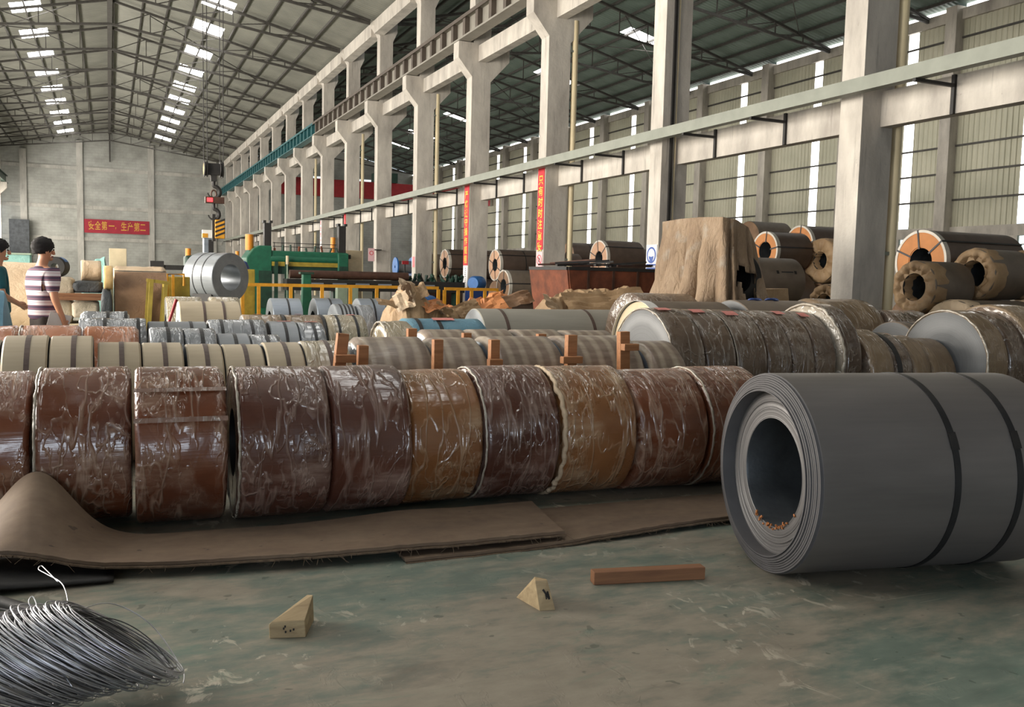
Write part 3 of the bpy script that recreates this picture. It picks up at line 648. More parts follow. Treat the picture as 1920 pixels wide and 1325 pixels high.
# ---------------------------------------------------------------- rubber belts on the floor
def lerp(a, b, t): return a+(b-a)*t
def belt(name, label, fr, bk, zf, nu, nv, th, group):
    """sheet between a front line and a back line (lists of X,Y); zf gives the height of the underside"""
    def line(pts, u):
        s = u*(len(pts)-1); i = min(int(s), len(pts)-2); f = s-i; return Vector((lerp(pts[i][0], pts[i+1][0], f), lerp(pts[i][1], pts[i+1][1], f)))
    rn = random.Random(5); fray = [rn.uniform(-.006, .006) for _ in range(nu+1)]
    def pos(u, v):
        a, b = line(fr, u), line(bk, u); p = a.lerp(b, v); p.y += fray[int(round(u*nu))]*(1-v)
        return Vector((p.x, p.y, zf(p.x, p.y, u, v)))
    t = thing(name, label, 'belt', (fr[0][0], fr[0][1], 0), 0, group); o0 = Vector((fr[0][0], fr[0][1], 0))
    b = MB(); n1 = (nu+1)*(nv+1); vs = []
    for top in (0, 1):
        for j in range(nv+1):
            for i in range(nu+1): vs.append(pos(i/nu, j/nv)+Vector((0, 0, th*top))-o0)
    fs = []
    for j in range(nv):
        for i in range(nu):
            a = j*(nu+1)+i; fs += [(a, a+nu+1, a+nu+2, a+1), (n1+a, n1+a+1, n1+a+nu+2, n1+a+nu+1)]
    for i in range(nu): fs += [(i, i+1, n1+i+1, n1+i), (nv*(nu+1)+i, n1+nv*(nu+1)+i, n1+nv*(nu+1)+i+1, nv*(nu+1)+i+1)]
    for j in range(nv): fs += [(j*(nu+1), n1+j*(nu+1), n1+(j+1)*(nu+1), (j+1)*(nu+1)), (j*(nu+1)+nu, (j+1)*(nu+1)+nu, n1+(j+1)*(nu+1)+nu, n1+j*(nu+1)+nu)]
    b.add(vs, fs); b.build('top_ply', M['belt'], t, 50)
    # lower fabric ply showing along the front edge
    b = MB(); q = []
    for i in range(nu+1):
        p = pos(i/nu, 0)-o0; q.append(p)
    for i in range(nu):
        b.bar(q[i]+Vector((0, -.008, -.006)), q[i+1]+Vector((0, -.008, -.006)), .02, .008)
    b.build('fabric_ply', M['belt_edge'], t)
    b = MB()
    for i in range(46):
        u = rn.random(); p = pos(u, 0)-o0; l = rn.uniform(.02, .075); d = rn.uniform(-.05, .05)
        b.tube([p+Vector((0, -.012, 0)), p+Vector((d*.5, -.02-l*.2, -l*.25)), p+Vector((d, -.022-l*.3, -min(l, p.z)*.6))], .0011, 4)
    o = b.build('frayed_threads', M['belt_edge'], t); o['kind'] = 'stuff'
    return t
def zA(x, y, u, v):
    hump = .34*math.exp(-((x+.36)/.23)**2)*(.10+.90*min(1, max(0, v))**1.1)
    lift = .065*math.exp(-((x+.55)/.28)**2)*(1-v)
    return .034+.022*(1-v)**2+hump+lift+.018*math.exp(-((x-1.55)/.3)**2)*v+.006*mnoise.noise(Vector((x*2, y*2, 0)))
def zB(x, y, u, v): return .006+.03*(1-v)*min(1, max(0, (x-1.9)/1.0))+.004*mnoise.noise(Vector((x*2, y*2, 4)))
belt('rubber_belt', 'long dusty brown rubber belt sheet, humped up against the wrapped coil at its left end',
     [(-.95, 4.62), (-.60, 4.60), (-.257, 4.55), (.30, 4.44), (.936, 4.34), (1.6, 4.30), (2.27, 4.275)],
     [(-.95, 5.25), (-.60, 5.24), (-.30, 5.18), (.15, 5.03), (.82, 4.98), (1.6, 5.0), (2.42, 5.02)], zA, 90, 22, .016, 'rubber belt sheets')
belt('rubber_belt', 'flatter brown rubber belt sheet at the right, tucked under the long belt',
     [(1.35, 4.25), (2.25, 4.24), (2.9, 4.27), (3.45, 4.31), (4.25, 4.36)], [(1.35, 4.9), (2.3, 4.93), (3.0, 4.92), (3.6, 4.90), (4.4, 4.88)], zB, 60, 12, .014, 'rubber belt sheets')
# folded black belt end, enlarged to keep the hollow under the hump dark
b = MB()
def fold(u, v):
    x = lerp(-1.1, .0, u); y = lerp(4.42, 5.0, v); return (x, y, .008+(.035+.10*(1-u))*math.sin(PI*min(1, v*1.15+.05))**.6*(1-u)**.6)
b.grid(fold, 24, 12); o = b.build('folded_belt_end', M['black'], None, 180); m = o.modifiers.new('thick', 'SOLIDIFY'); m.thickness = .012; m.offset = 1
tag(o, 'dark folded belt end, enlarged to darken the hollow under the hump at the left edge', 'belt')
b = MB(); b.tube([(-.75, 4.52, .032), (-.45, 4.26, .03), (-.30, 4.08, .028), (-.225, 3.96, .026)], [.026, .026, .025, .022], 12)
tag(b.build('black_hose', M['black'], None, 60), 'short black hose end lying behind the bright wire coil', 'hose')

# ---------------------------------------------------------------- coil of bright wire, bottom left
def wire_coil():
    t = thing('wire_coil', 'slumped coil of bright drawn wire with loose loops, bottom left on the floor', 'wire', (0, 3.2, 0))
    o0 = Vector((0, 3.2, 0)); rn = random.Random(11)
    m = Vector((-.365, .03, .27)).normalized(); v = Vector((.01, .929, -.371)); N = Vector((.458, -.125, .878))
    def loops(cnt, s0, s1, mat, name, rad, jr, wr_):
        b = MB()
        for i in range(cnt):
            f = lerp(s0, s1, i/max(1, cnt-1)); R = rad+rn.uniform(-jr, jr); op = rn.uniform(.10, .24)
            n2 = (v+N*op); n2 = (n2-m*n2.dot(m)).normalized()
            c = Vector((.035-.50*f, 3.21-.06*f, .20-.015*f))+Vector((rn.uniform(-.008, .008), rn.uniform(-.015, .015), rn.uniform(-.006, .006))); mm = (m+Vector((rn.uniform(-.06, .06), rn.uniform(-.05, .05), rn.uniform(-.06, .06)))).normalized()
            ph = rn.uniform(0, 6.3); pts = []
            for k in range(44):
                a = 2*PI*k/44; q = R*(1+.03*math.sin(2*a+ph)); p = c+mm*q*math.cos(a)+n2*q*.82*math.sin(a)
                p.z = max(p.z, .006+.012*rn.random()*0+.004*math.sin(a*3+ph)+.004); pts.append(p-o0)
            b.tube(pts, wr_, 4, closed=True)
        o = b.build(name, M[mat], t, 180); o['kind'] = 'stuff'; return o
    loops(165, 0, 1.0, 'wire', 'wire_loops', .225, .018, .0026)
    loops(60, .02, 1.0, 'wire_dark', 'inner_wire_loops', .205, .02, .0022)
    # loose loops and ends, each on its own
    def loose(pts, r=.0022, n=24, mat='wire'):
        P_ = [Vector(p) for p in pts]; out = []
        for i in range(len(P_)-1):
            p0 = P_[max(0, i-1)]; p1 = P_[i]; p2 = P_[i+1]; p3 = P_[min(len(P_)-1, i+2)]
            for k in range(6):
                s = k/6; out.append(.5*((2*p1)+(p2-p0)*s+(2*p0-5*p1+4*p2-p3)*s*s+(3*p1-p0-3*p2+p3)*s**3)-o0)
        out.append(P_[-1]-o0); return put('loose_wire', MB().tube(out, r, 5).mesh('loose_wire', M[mat], 180), t)
    loose([(-.15, 3.25, .30), (-.145, 3.35, .31), (-.175, 3.62, .285), (-.235, 3.80, .27), (-.268, 3.88, .268), (-.262, 3.93, .266), (-.24, 3.86, .268), (-.19, 3.66, .28)])
    loose([(-.16, 3.24, .29), (-.02, 3.42, .26), (.12, 3.40, .17), (.215, 3.26, .05), (.217, 3.20, .02)])
    loose([(-.15, 3.25, .28), (.0, 3.36, .22), (.12, 3.32, .14), (.205, 3.22, .03)], mat='wire_dark')
    loose([(-.22, 3.20, .30), (-.255, 3.26, .345), (-.245, 3.28, .36), (-.225, 3.22, .33), (-.19, 3.08, .25), (-.12, 2.98, .16)])
    loose([(-.36, 3.22, .26), (-.40, 3.30, .31), (-.355, 3.33, .33)], mat='wire')
    return t
wire_coil()
b = MB()
for i in range(7):
    b.tube([(-.30+(.19-.004*i)*math.cos(a), 2.86+(.17-.004*i)*math.sin(a), .022) for a in [2*PI*k/48 for k in range(48)]], .003, 4, closed=True)
b.lathe([(-.019, .165), (-.019, .195), (.019, .195), (.019, .165)], 48, True, M=Matrix.Translation((-.30, 2.86, .0205)) @ Matrix.Rotation(PI/2, 4, 'Y'))
tag(b.build('strapping_roll', M['wire_dark'], None, 40), 'flat roll of dark steel strapping under the bright wire coil, bottom edge', 'strapping')

# ---------------------------------------------------------------- timber wedges and batten
def hull(name, pts, mat, label, cat, group=None, bev=.003):
    c = sum((Vector(p) for p in pts), Vector())/len(pts); c.z = 0
    bm = bmesh.new()
    for p in pts: bm.verts.new(Vector(p)-c)
    bmesh.ops.convex_hull(bm, input=bm.verts); bmesh.ops.dissolve_limit(bm, angle_limit=.03, verts=bm.verts, edges=bm.edges)
    me = bpy.data.meshes.new(name); bm.to_mesh(me); bm.free(); me.materials.append(mat)
    o = put(name, me, None, c); tag(o, label, cat, group); return bevel(o, bev) if bev else o
w1 = hull('timber_wedge', [(.562, 3.532, 0), (.698, 3.495, 0), (.765, 3.66, 0), (.62, 3.70, 0), (.560, 3.535, .058), (.570, 3.535, .066), (.694, 3.497, .07), (.752, 3.62, .125), (.735, 3.64, .122)],
     M['wood'], 'pale timber wedge lying flat on the green floor, the left of the two wedges', 'wedge', 'timber wedges')
b = MB()
for x, z in ((.615, .040), (.622, .026), (.620, .048), (.64, .03), (.652, .035)): b.box(x-.003, x+.003, 3.513-(x-.615)*.27, 3.516-(x-.615)*.27, z-.004, z+.004)
o = b.build('nail_holes', M['black'], w1); o.location = -w1.location
w2 = hull('timber_wedge', [(1.703, 3.422, 0), (1.772, 3.408, 0), (1.80, 3.56, 0), (1.745, 3.66, 0), (1.675, 3.61, 0), (1.704, 3.428, .012), (1.77, 3.415, .015), (1.703, 3.476, .118), (1.752, 3.455, .122), (1.722, 3.52, .12), (1.764, 3.49, .115)],
     M['wood'], 'pale timber wedge with a dark scar, standing on end in front of the batten', 'wedge', 'timber wedges')
b = MB(); b.bar((1.728, 3.447, .085), (1.752, 3.427, .045), .005, .008).bar((1.735, 3.442, .075), (1.738, 3.430, .045), .004, .008).bar((1.745, 3.437, .078), (1.750, 3.428, .05), .004, .008)
o = b.build('scar', M['black'], w2); o.location = -w2.location
b = MB(); b.bar((-.285, 0, .031), (.285, 0, .031), .062, .062)
o = b.build('timber_batten', M['wood_red'], None); o.location = (2.375, 3.60, 0); o.rotation_euler = (0, 0, -.205); bevel(o, .004)
tag(o, 'reddish square timber batten lying on the floor in front of the bare steel coil', 'timber')
# ================================================================ rows of coils behind the front row
# second row, cream coils, one strap each
CR = [(-.96, -.71, 7.36, .460), (-.69, -.405, 7.36, .475), (-.395, -.115, 7.36, .473), (-.085, .205, 7.35, .449), (.215, .50, 7.35, .446),
      (.525, .785, 7.35, .439), (.795, 1.09, 7.35, .437), (1.105, 1.395, 7.35, .444), (1.405, 1.765, 7.36, .449)]
CRL = ['cream coil cut off by the left edge of the picture, second row', 'tall cream strapped coil, first of the pair beside the gap at far left, second row',
       'tall cream strapped coil, second of the pair beside the gap at far left, second row', 'cream strapped coil with a bluish end, just right of the tall cream pair',
       'cream strapped coil pressed against the bluish-ended one, second row', 'cream coil with a dark shadowed end, middle of the cream row',
       'cream strapped coil directly behind the dark gap of the front row', 'cream coil second from the right end of the cream row, purplish strap', 'cream coil under glossy clear film at the right end of the cream row']
for i, (x0, x1, y, r) in enumerate(CR):
    coil(CRL[i], x0, x1, y, r, skin='film_cream' if i == 8 else 'cream', face='steel_blue' if i in (3, 5) else 'rings_pale', straps=(.55,), sw=.034, sm='strap_brown', n=56, group='cream coils of the second row', wr=.003 if i == 8 else 0, na=8 if i == 8 else 2)
# second row, coils wound in banded film, with timber props between
SR = [(1.86, 2.50, 7.50, .458, 'first coil wound in banded grey-brown film, beside two leaning timber props'),
      (2.515, 3.005, 7.50, .453, 'short coil wound in banded film with a blue-grey end, second of its kind'),
      (3.03, 3.74, 7.50, .459, 'coil wound in banded film with a loose fold line over its top'),
      (3.76, 4.58, 7.50, .460, 'long coil wound in banded film beside the prop with the fat crosspiece'),
      (4.60, 5.02, 7.42, .436, 'lowest banded-film coil, tucked against the big pale coil end')]
for i, (x0, x1, y, r, lab) in enumerate(SR):
    coil(lab, x0, x1, y, r, skin='striped', face='steel_blue' if i else 'film_grey', n=64, na=10, wr=.004, ws=2, rnd=.05, group='coils wound in banded film', seed=i)
RR = [(2.89, 3.375, 8.75, .451, 'banded brown coil in the third row beside the tan roll'), (3.385, 3.885, 8.75, .452, 'banded brown coil in the third row under the blue sheeted roll'),
      (3.90, 4.46, 8.75, .451, 'banded brown coil in the third row in front of the long grey roll'), (4.48, 5.10, 8.75, .445, 'rightmost banded brown coil of the third row, behind the tall props')]
for i, (x0, x1, y, r, lab) in enumerate(RR):
    coil(lab, x0, x1, y, r, skin='striped', face='steel_blue', n=56, na=8, wr=.004, ws=2, rnd=.04, group='banded coils of the third row', seed=i)
# timber props
def prop(label, x, y, w, h, lean=0, cross=None, z0=0):
    t = thing('timber_prop', label, 'timber', (x, y, z0), 0, 'timber props between the coils')
    b = MB(); b.bar((-lean, 0, 0), (0, 0, h), w, .07, up=(0, 1, 0)); bevel(put('post', b.mesh('post', M['wood_block']), t), .004)
    if cross:
        dx, z, l = cross; b = MB(); b.bar((dx-l/2, -.075, z), (dx+l/2, -.075, z), .07, .06); bevel(put('crosspiece', b.mesh('crosspiece', M['wood_block']), t), .004)
prop('timber prop leaning to the right with a sloping brace, left end of the banded coils', 1.65, 6.88, .088, .99, .10, (.0, .80, .16))
prop('short timber prop standing against the first banded coil', 1.815, 6.90, .08, .895, .02)
prop('straight timber prop in the gap left of the short banded coil', 2.447, 6.93, .08, .935, .0)
prop('timber prop with a small crosspiece, left of the folded banded coil', 2.95, 6.93, .082, .93, .0, (-.02, .742, .12))
prop('dark red timber prop with a fat crosspiece, before the long banded coil', 3.682, 6.93, .092, .967, .0, (-.03, .755, .19))
prop('timber prop with a nailed cleat beside the big pale coil end', 4.21, 6.93, .10, .995, -.04, (.03, .86, .15))
prop('timber prop end beside the tan roll, third row', 2.645, 8.24, .09, .945)
prop('stubby timber prop end in front of the blue sheeted roll, third row', 3.21, 8.24, .084, .90)
prop('small timber prop end in front of the long grey roll, third row', 4.03, 8.24, .09, .888)
coil('small tan film-wrapped roll beside the blue sheeted roll', 2.82, 3.18, 10.0, .459, skin='film_cream', face='film_cream', n=48, na=10, wr=.012, rnd=.05, rim='film_rim', rimw=.02, sticks=None) if False else \
    coil('small tan film-wrapped roll beside the blue sheeted roll', 2.82, 3.18, 10.0, .459, skin='film_cream', face='film_cream', n=48, na=10, wr=.012, rnd=.05, rim='film_rim', rimw=.02)
coil('roll under blue plastic sheeting with two black straps, behind the banded coils', 3.30, 4.40, 10.8, .455, skin='tarp_blue', face='tarp_blue', straps=(.18, .42), sw=.05, n=56, na=12, wr=.012, rnd=.06, stickers=((.36, .62, 8, 20, 'label_pink'),))
coil('long smooth grey roll with a brown strap and a pale round end', 4.86, 7.75, 12.2, .496, skin='steel_dusty', face='galv', straps=(.13, .62), sw=.05, sm='strap_brown', n=64, ri=.04)
# left middle rows
for i, (x0, x1, r, lab) in enumerate([(-1.16, -.75, .455, 'orange-brown wrapped coil at the far left, third row'), (-.74, -.245, .458, 'orange-brown wrapped coil directly in front of the man in the striped shirt'),
                                      (-.235, .245, .450, 'orange-brown wrapped coil with bright crinkles, right of the man')]):
    coil(lab, x0, x1, 9.3, r-.004, r, skin='film_orange', face='film_orange', n=64, na=14, wr=.01, rnd=.03, rim='film_rim' if i == 1 else None, rimw=.014, group='orange-brown wrapped coils of the third row', seed=i)
for i, (x0, x1, r, sk, lab) in enumerate([(.335, .625, .452, 'film_grey', 'grey coil under clear film, right of the orange-brown coils'), (.635, .92, .447, 'film_grey', 'grey coil under clear film, touching its twin, above the cream row'),
                                          (.935, 1.235, .422, 'steel_grey', 'lower grey coil with a dark strap, third row'), (1.245, 1.53, .416, 'film_grey', 'lowest grey film-wrapped coil, third row right end')]):
    coil(lab, x0, x1, 9.1, r, skin=sk, face='rings_pale', straps=(.55,), n=56, na=6, wr=.004 if 'film' in sk else 0, group='grey coils of the third row', seed=i)
for i, (x0, x1, r, sk, st, lab) in enumerate([(-.30, .355, .457, 'film_grey', (.38, .88), 'grey coil in crinkled clear film with two dark straps, right of the striped shirt'),
                                              (.375, .98, .440, 'steel_grey', (.3, .73), 'plain grey coil with two straps, fourth row'), (1.00, 1.61, .451, 'film_grey', (.22, .75), 'wide film-wrapped grey coil with two straps, fourth row'),
                                              (1.655, 1.97, .443, 'steel_grey', (.55,), 'grey coil with a pink label, third from the right of its row'), (1.98, 2.275, .437, 'film_grey', (.6,), 'grey coil with a pink label under glossy film, second from the right of its row')]):
    coil(lab, x0, x1, 10.6, r, skin=sk, face='rings_pale', straps=st, n=56, na=6, wr=.004 if 'film' in sk else 0, group='grey coils of the fourth row', seed=i,
         stickers=((.35, .85, -8, 6, 'label_pink'),) if i > 2 else ())
coil('grey coil in crinkled film just behind another, near the pallets', -.32, .22, 12.0, .462, skin='film_grey', face='film_grey', straps=(.55, .92), n=48, na=10, wr=.012, rnd=.04)
for i, (x0, x1, lab) in enumerate([(1.55, 2.075, 'dusty cream coil with an orange paper scrap on top'), (2.085, 2.585, 'dusty cream coil with a dark joint, middle of the distant cream trio'), (2.595, 3.13, 'dusty grey-cream coil with two pale labels, right of the distant trio')]):
    coil(lab, x0, x1, 12.0, .448, skin='film_dust' if i < 2 else 'film_cream', face='rings_pale', straps=(.3, .75) if i == 2 else (.96,), n=48, na=6, wr=.004, group='dusty cream coils of the fifth row', stickers=((.2, .42, -6, 8, 'paper_white'), (.6, .8, -6, 8, 'label_pink')) if i == 2 else ((.3, .5, -10, 2, 'label_pink'),), seed=i)
coil('cream coil with a bright cream paper end and two straps, near the yellow frame', .87, 1.69, 13.4, .509, skin='cream', face='paper_white', straps=(.4, .72), sm='strap_brown', n=64)
coil('pale pinkish coil behind the cream one, left of the standing steel coil', .78, 1.30, 14.8, .520, skin='film_cream', face='film_grey', n=48, na=4, wr=.003)
coil('pale pinkish coil behind the cream one, right of the standing steel coil foot', 1.42, 1.86, 14.8, .522, skin='film_cream', face='film_cream', n=48, na=4, wr=.003)
for i, (x0, x1, y, r, lab) in enumerate([(2.70, 3.24, 17.0, .487, 'blue-grey coil with a chequered strap before the green machine'), (3.50, 4.02, 17.0, .491, 'blue-grey coil with a black strap right of the green post'),
                                         (4.33, 4.82, 17.0, .494, 'blue-grey coil half hidden by the gold paper heap')]):
    coil(lab, x0, x1, y, r, skin='steel_blue', face='galv', straps=(.55,), n=48, group='blue-grey coils by the machine')
coil('narrow steel coil with several dark bands before the machine', 3.46, 3.80, 15.2, .468, skin='galv', face='galv', straps=(.3, .5, .68, .86), sw=.03, n=48)
coil('small film-wrapped coil with a timber end beside it, before the machine', 3.84, 4.12, 15.2, .460, skin='film_grey', face='film_grey', n=40, na=4, wr=.006)
# ---------------------------------------------------------------- big slit coils on the right
XA = [5.02, 5.42, 5.80, 6.20, 6.52, 6.83, 7.13]
LA = ['big slit coil with the broad pale round end, left of the film-wrapped pack', 'second slit coil of the big film pack, pink label on top', 'third slit coil of the big film pack, pink label on its shoulder',
      'fourth slit coil of the big film pack, brownish under glossy film', 'fifth slit coil of the big film pack, narrow, pink label', 'sixth slit coil of the big film pack, before the larger bright one']
for i in range(6):
    coil(LA[i], XA[i], XA[i+1]-.012, 7.88, .586-.002*i, skin='film_slit', face='rings_pale' if i == 0 else 'film_slit', n=96, na=10, wr=.005, ws=4, rnd=.02, straps=(), rim='film_rim' if i in (0, 2) else None, rimw=.012,
         group='big slit coils in film', stickers=((.2, .62, 4+5*(i % 3), 15+5*(i % 3), 'label_pink'),) if i in (0, 1, 2, 4, 5) else (), seed=i)
coil('larger slit coil with a bright crinkled film rim, right end of the big pack', 7.15, 7.42, 7.85, .622, skin='film_slit', face='film_rim', n=96, na=8, wr=.008, ws=4, rnd=.03, rim='film_rim', rimw=.028)
BX = [(7.46, 7.80, 7.62, .485, 'film_dust', 'brown dusty slit coil right of the big film pack, dark band beside it'), (7.81, 8.08, 7.60, .465, 'film_slit', 'dark slit coil between dusty brown ones, right group'),
      (8.09, 8.36, 7.58, .45, 'film_dust', 'dusty tan slit coil, third of the small right group'), (8.37, 8.74, 7.56, .435, 'film_dust', 'dusty tan slit coil touching the large grey coil end')]
for i, (x0, x1, y, r, sk, lab) in enumerate(BX):
    coil(lab, x0, x1, y, r, skin=sk, face='film_slit', n=72, na=8, wr=.006, rnd=.03, straps=(.2,) if i == 1 else (), sw=.07, group='small dusty slit coils', seed=i)
coil('low grey-brown coil behind the small dusty coils', 9.4, 10.3, 8.70, .50, skin='coil_greybrown', face='rings_pale', n=64, straps=(.2,))
CX = [(8.78, 9.12, 7.38, .60, 'film_dust', 'rings_pale', 'large slit coil with a broad grey end and crinkled film edge, far right'), (9.13, 9.42, 7.38, .60, 'film_slit', 'film_slit', 'large slit coil in dark film behind the broad grey end'),
      (9.44, 9.95, 7.38, .635, 'film_dust', 'film_slit', 'large dusty slit coil at the right edge of the picture')]
for i, (x0, x1, y, r, sk, fc, lab) in enumerate(CX):
    coil(lab, x0, x1, y, r, skin=sk, face=fc, n=96, na=8, wr=.007, ws=4, rnd=.025, rim='film_rim' if i == 0 else None, rimw=.018, ri=.06 if i == 0 else .25, group='large slit coils at the right', seed=i)
coil('grey-ended coil with blue strap rings on its rusty top, before the tarpaulin heap', 7.55, 8.75, 9.72, .615, skin='coil_greybrown', face='rings_pale', n=72, ri=.08)
coil('dusty kraft-covered coil behind the bright film rim', 8.95, 9.95, 9.85, .63, skin='film_dust', face='film_dust', n=64, na=8, wr=.012, rnd=.05)
coil('dark coil beside the foot of the nearest column', 10.0, 10.75, 9.6, .56, skin='film_slit', face='film_slit', n=48, na=6, wr=.006)
coil('grey coil capped with a cream paper band, left of the big slit pack', 6.15, 7.35, 9.75, .60, skin='coil_greybrown', face='cream_box', n=64, straps=(.02,), sw=.14, sm='paper_white')
coil('dark film-wrapped coil below the tall tarpaulin heap', 6.75, 7.7, 11.0, .64, skin='film_slit', face='film_slit', n=48, na=6, wr=.006)
b = MB()
for c in ((7.95, 9.72, 1.235), (8.22, 9.70, 1.24)):
    b.tube([(c[0]+.10*math.cos(a), c[1]+.055*math.sin(a), c[2]+.012*math.sin(2*a)) for a in [2*PI*k/20 for k in range(20)]], .014, 6, closed=True)
o = b.build('strap_rings', M['blue_dark'], None, 180); tag(o, 'pair of dark strap rings lying on the rusty-topped coil', 'strap ring')
# ---------------------------------------------------------------- stacked coils, far right
D = 'coil_brown'
def stack(label, cx, cy, z, r, L, **k): return coil(label, cx, cx+L, cy, r, z, **k)
stack('brown coil with an orange end board, white label and black straps, right of the column', 14.35, 12.70, 1.96, .60, 2.2, skin=D, face='board_orange', n=72, board='board_orange', rays=6, ri=.26, group='stacked coils on the right')
stack('brown coil in the stack with a crumpled paper end and dark square hole, far right', 14.25, 11.45, 1.72, .455, 1.02, skin='coil_greybrown', face='kraft', n=64, crumple='kraft', group='stacked coils on the right')
stack('coil with a crumpled paper end cut off by the right edge', 15.35, 11.35, 1.73, .45, 1.9, skin=D, face='kraft', n=64, crumple='kraft', group='stacked coils on the right')
stack('coil with a torn crumpled paper mouth just right of the downpipe', 13.15, 11.75, 1.46, .47, .98, skin='coil_greybrown', face='kraft', n=64, crumple='kraft', group='stacked coils on the right')
stack('kraft-ended coil with a black strap at floor level, right of the torn mouth', 12.95, 10.75, .63, .63, 1.6, skin='coil_greybrown', face='kraft', n=56, crumple='kraft_pale', straps=(.05,), group='stacked coils on the right')
stack('kraft-ended coil at floor level under the crumpled ends, far right', 14.7, 10.75, .64, .64, 2.4, skin='coil_greybrown', face='kraft', n=56, crumple='kraft_pale', group='stacked coils on the right')
for i, (x, y, r, L) in enumerate([(14.35, 12.75, .675, 2.2), (13.2, 11.85, .48, .95)]):
    stack('brown coil mostly hidden in the bottom layer of the right stack', x, y, r, r, L, skin=D, face='kraft_dark', n=40, group='hidden bottom coils of the right stack')
# behind the tarpaulin heap, left of the nearest column
stack('pale grey-brown coil with black stencil marks, right of the tarpaulin heap', 12.55, 15.85, 1.50, .53, 1.35, skin='coil_greybrown', face='rings_pale', n=64, group='stacked coils behind the heap', stickers=((.42, .47, 62, 70, 'black'), (.78, .83, 62, 70, 'black'), (.52, .76, 64, 67, 'strap')))
stack('coil with an orange end board and dark straps, upper stack right of the heap', 16.3, 19.6, 2.35, .52, 1.2, skin=D, face='board_orange', n=64, board='board_orange', rays=5, group='stacked coils behind the heap')
stack('dark coil on top of the stack, just right of the heap peak', 20.5, 25.6, 3.02, .62, 1.5, skin='coil_greybrown', face='kraft_dark', n=48, group='stacked coils behind the heap')
stack('brown coil with an orange-brown end behind the kraft-mouthed one', 18.9, 21.2, 2.62, .60, 2.2, skin=D, face='board_orange', n=56, board='board_orange', rays=5, group='stacked coils behind the heap')
stack('coil with a pleated kraft end and dark hanging hole, left of the nearest column', 17.6, 18.9, 2.12, .60, 1.9, skin=D, face='kraft', n=64, crumple='kraft', group='stacked coils behind the heap')
stack('low coil with a torn kraft mouth at the foot of the nearest column', 14.7, 15.6, 1.02, .46, 1.0, skin=D, face='kraft', n=56, crumple='kraft', group='stacked coils behind the heap')
for i, (x, y, r, L) in enumerate([(12.4, 16.1, .48, 1.6), (16.25, 19.6, .915, 1.2), (20.5, 25.6, 1.19, 1.5), (18.9, 21.5, 1.0, 2.0), (17.6, 19.0, .76, 1.9), (14.7, 15.7, .28, 1.0)]):
    stack('coil mostly hidden at the bottom of the stack behind the tarpaulin heap', x, y, r, r, L, skin=D, face='kraft_dark', n=32, ri=.2, group='hidden bottom coils behind the heap')
# middle distance, between the columns
stack('brown coil with a pinkish board end and straps, beside the narrow slogan column', 13.05, 36.2, 2.0, .60, 2.2, skin=D, face='board_pink', n=56, board='board_pink', rays=6, group='distant coils between the columns')
stack('brown coil with a pinkish strapped end, tallest between the two slogan columns', 14.1, 33.2, 1.95, .62, 2.0, skin=D, face='board_pink', n=64, board='board_pink', rays=6, straps=(.55,), group='distant coils between the columns')
stack('dark coil close behind the strapped one, between the two slogan columns', 16.2, 33.2, 1.92, .60, 1.6, skin=D, face='black', n=48, straps=(.12, .4), group='distant coils between the columns')
stack('grey-brown coil with a strapped kraft end, under the pinkish strapped coil', 12.35, 28.3, 1.16, .56, 2.4, skin='coil_greybrown', face='kraft_dark', n=56, board='kraft_dark', rays=5, straps=(.75, .9), group='distant coils between the columns')
stack('brown coil with a pale top sheet, left of the pink-ended coil above the rusty skip', 18.3, 35.0, 2.45, .60, 2.2, skin=D, face='kraft_dark', n=48, straps=(.4, .95), group='distant coils above the rusty skip')
stack('coil with a tall pinkish strapped end and dark bore, above the rusty skip', 15.5, 27.3, 2.20, .62, 1.5, skin=D, face='board_pink', n=64, board='board_pink', rays=6, group='distant coils above the rusty skip')
stack('coil with a drooping kraft paper end, above the rusty skip', 18.2, 30.5, 2.15, .58, 1.6, skin=D, face='kraft', n=56, crumple='kraft', group='distant coils above the rusty skip')
stack('dark coil with a bluish bore beside the helmet sign', 20.1, 31.2, 2.10, .58, 1.5, skin='coil_greybrown', face='steel_blue', n=48, group='distant coils above the rusty skip')
stack('small dark coil beside the pinkish board end, near the downpipe', 12.9, 38.8, 1.95, .5, 1.2, skin='coil_greybrown', face='black', n=40, group='distant coils between the columns')
for i, (x, y, r, L) in enumerate([(13.05, 36.2, .70, 2.2), (14.1, 33.2, .665, 2.0), (16.2, 33.2, .66, 1.6), (12.35, 28.3, .30, 2.4), (18.3, 35, .925, 2.2), (15.5, 27.3, .79, 1.5), (18.2, 30.5, .785, 1.4), (20.1, 31.2, .76, 1.5), (12.9, 38.8, .725, 1.2)]):
    stack('coil mostly hidden in the bottom layer between the columns', x, y, r, r, L, skin=D, face='kraft_dark', n=32, ri=.2, group='hidden bottom coils between the columns')
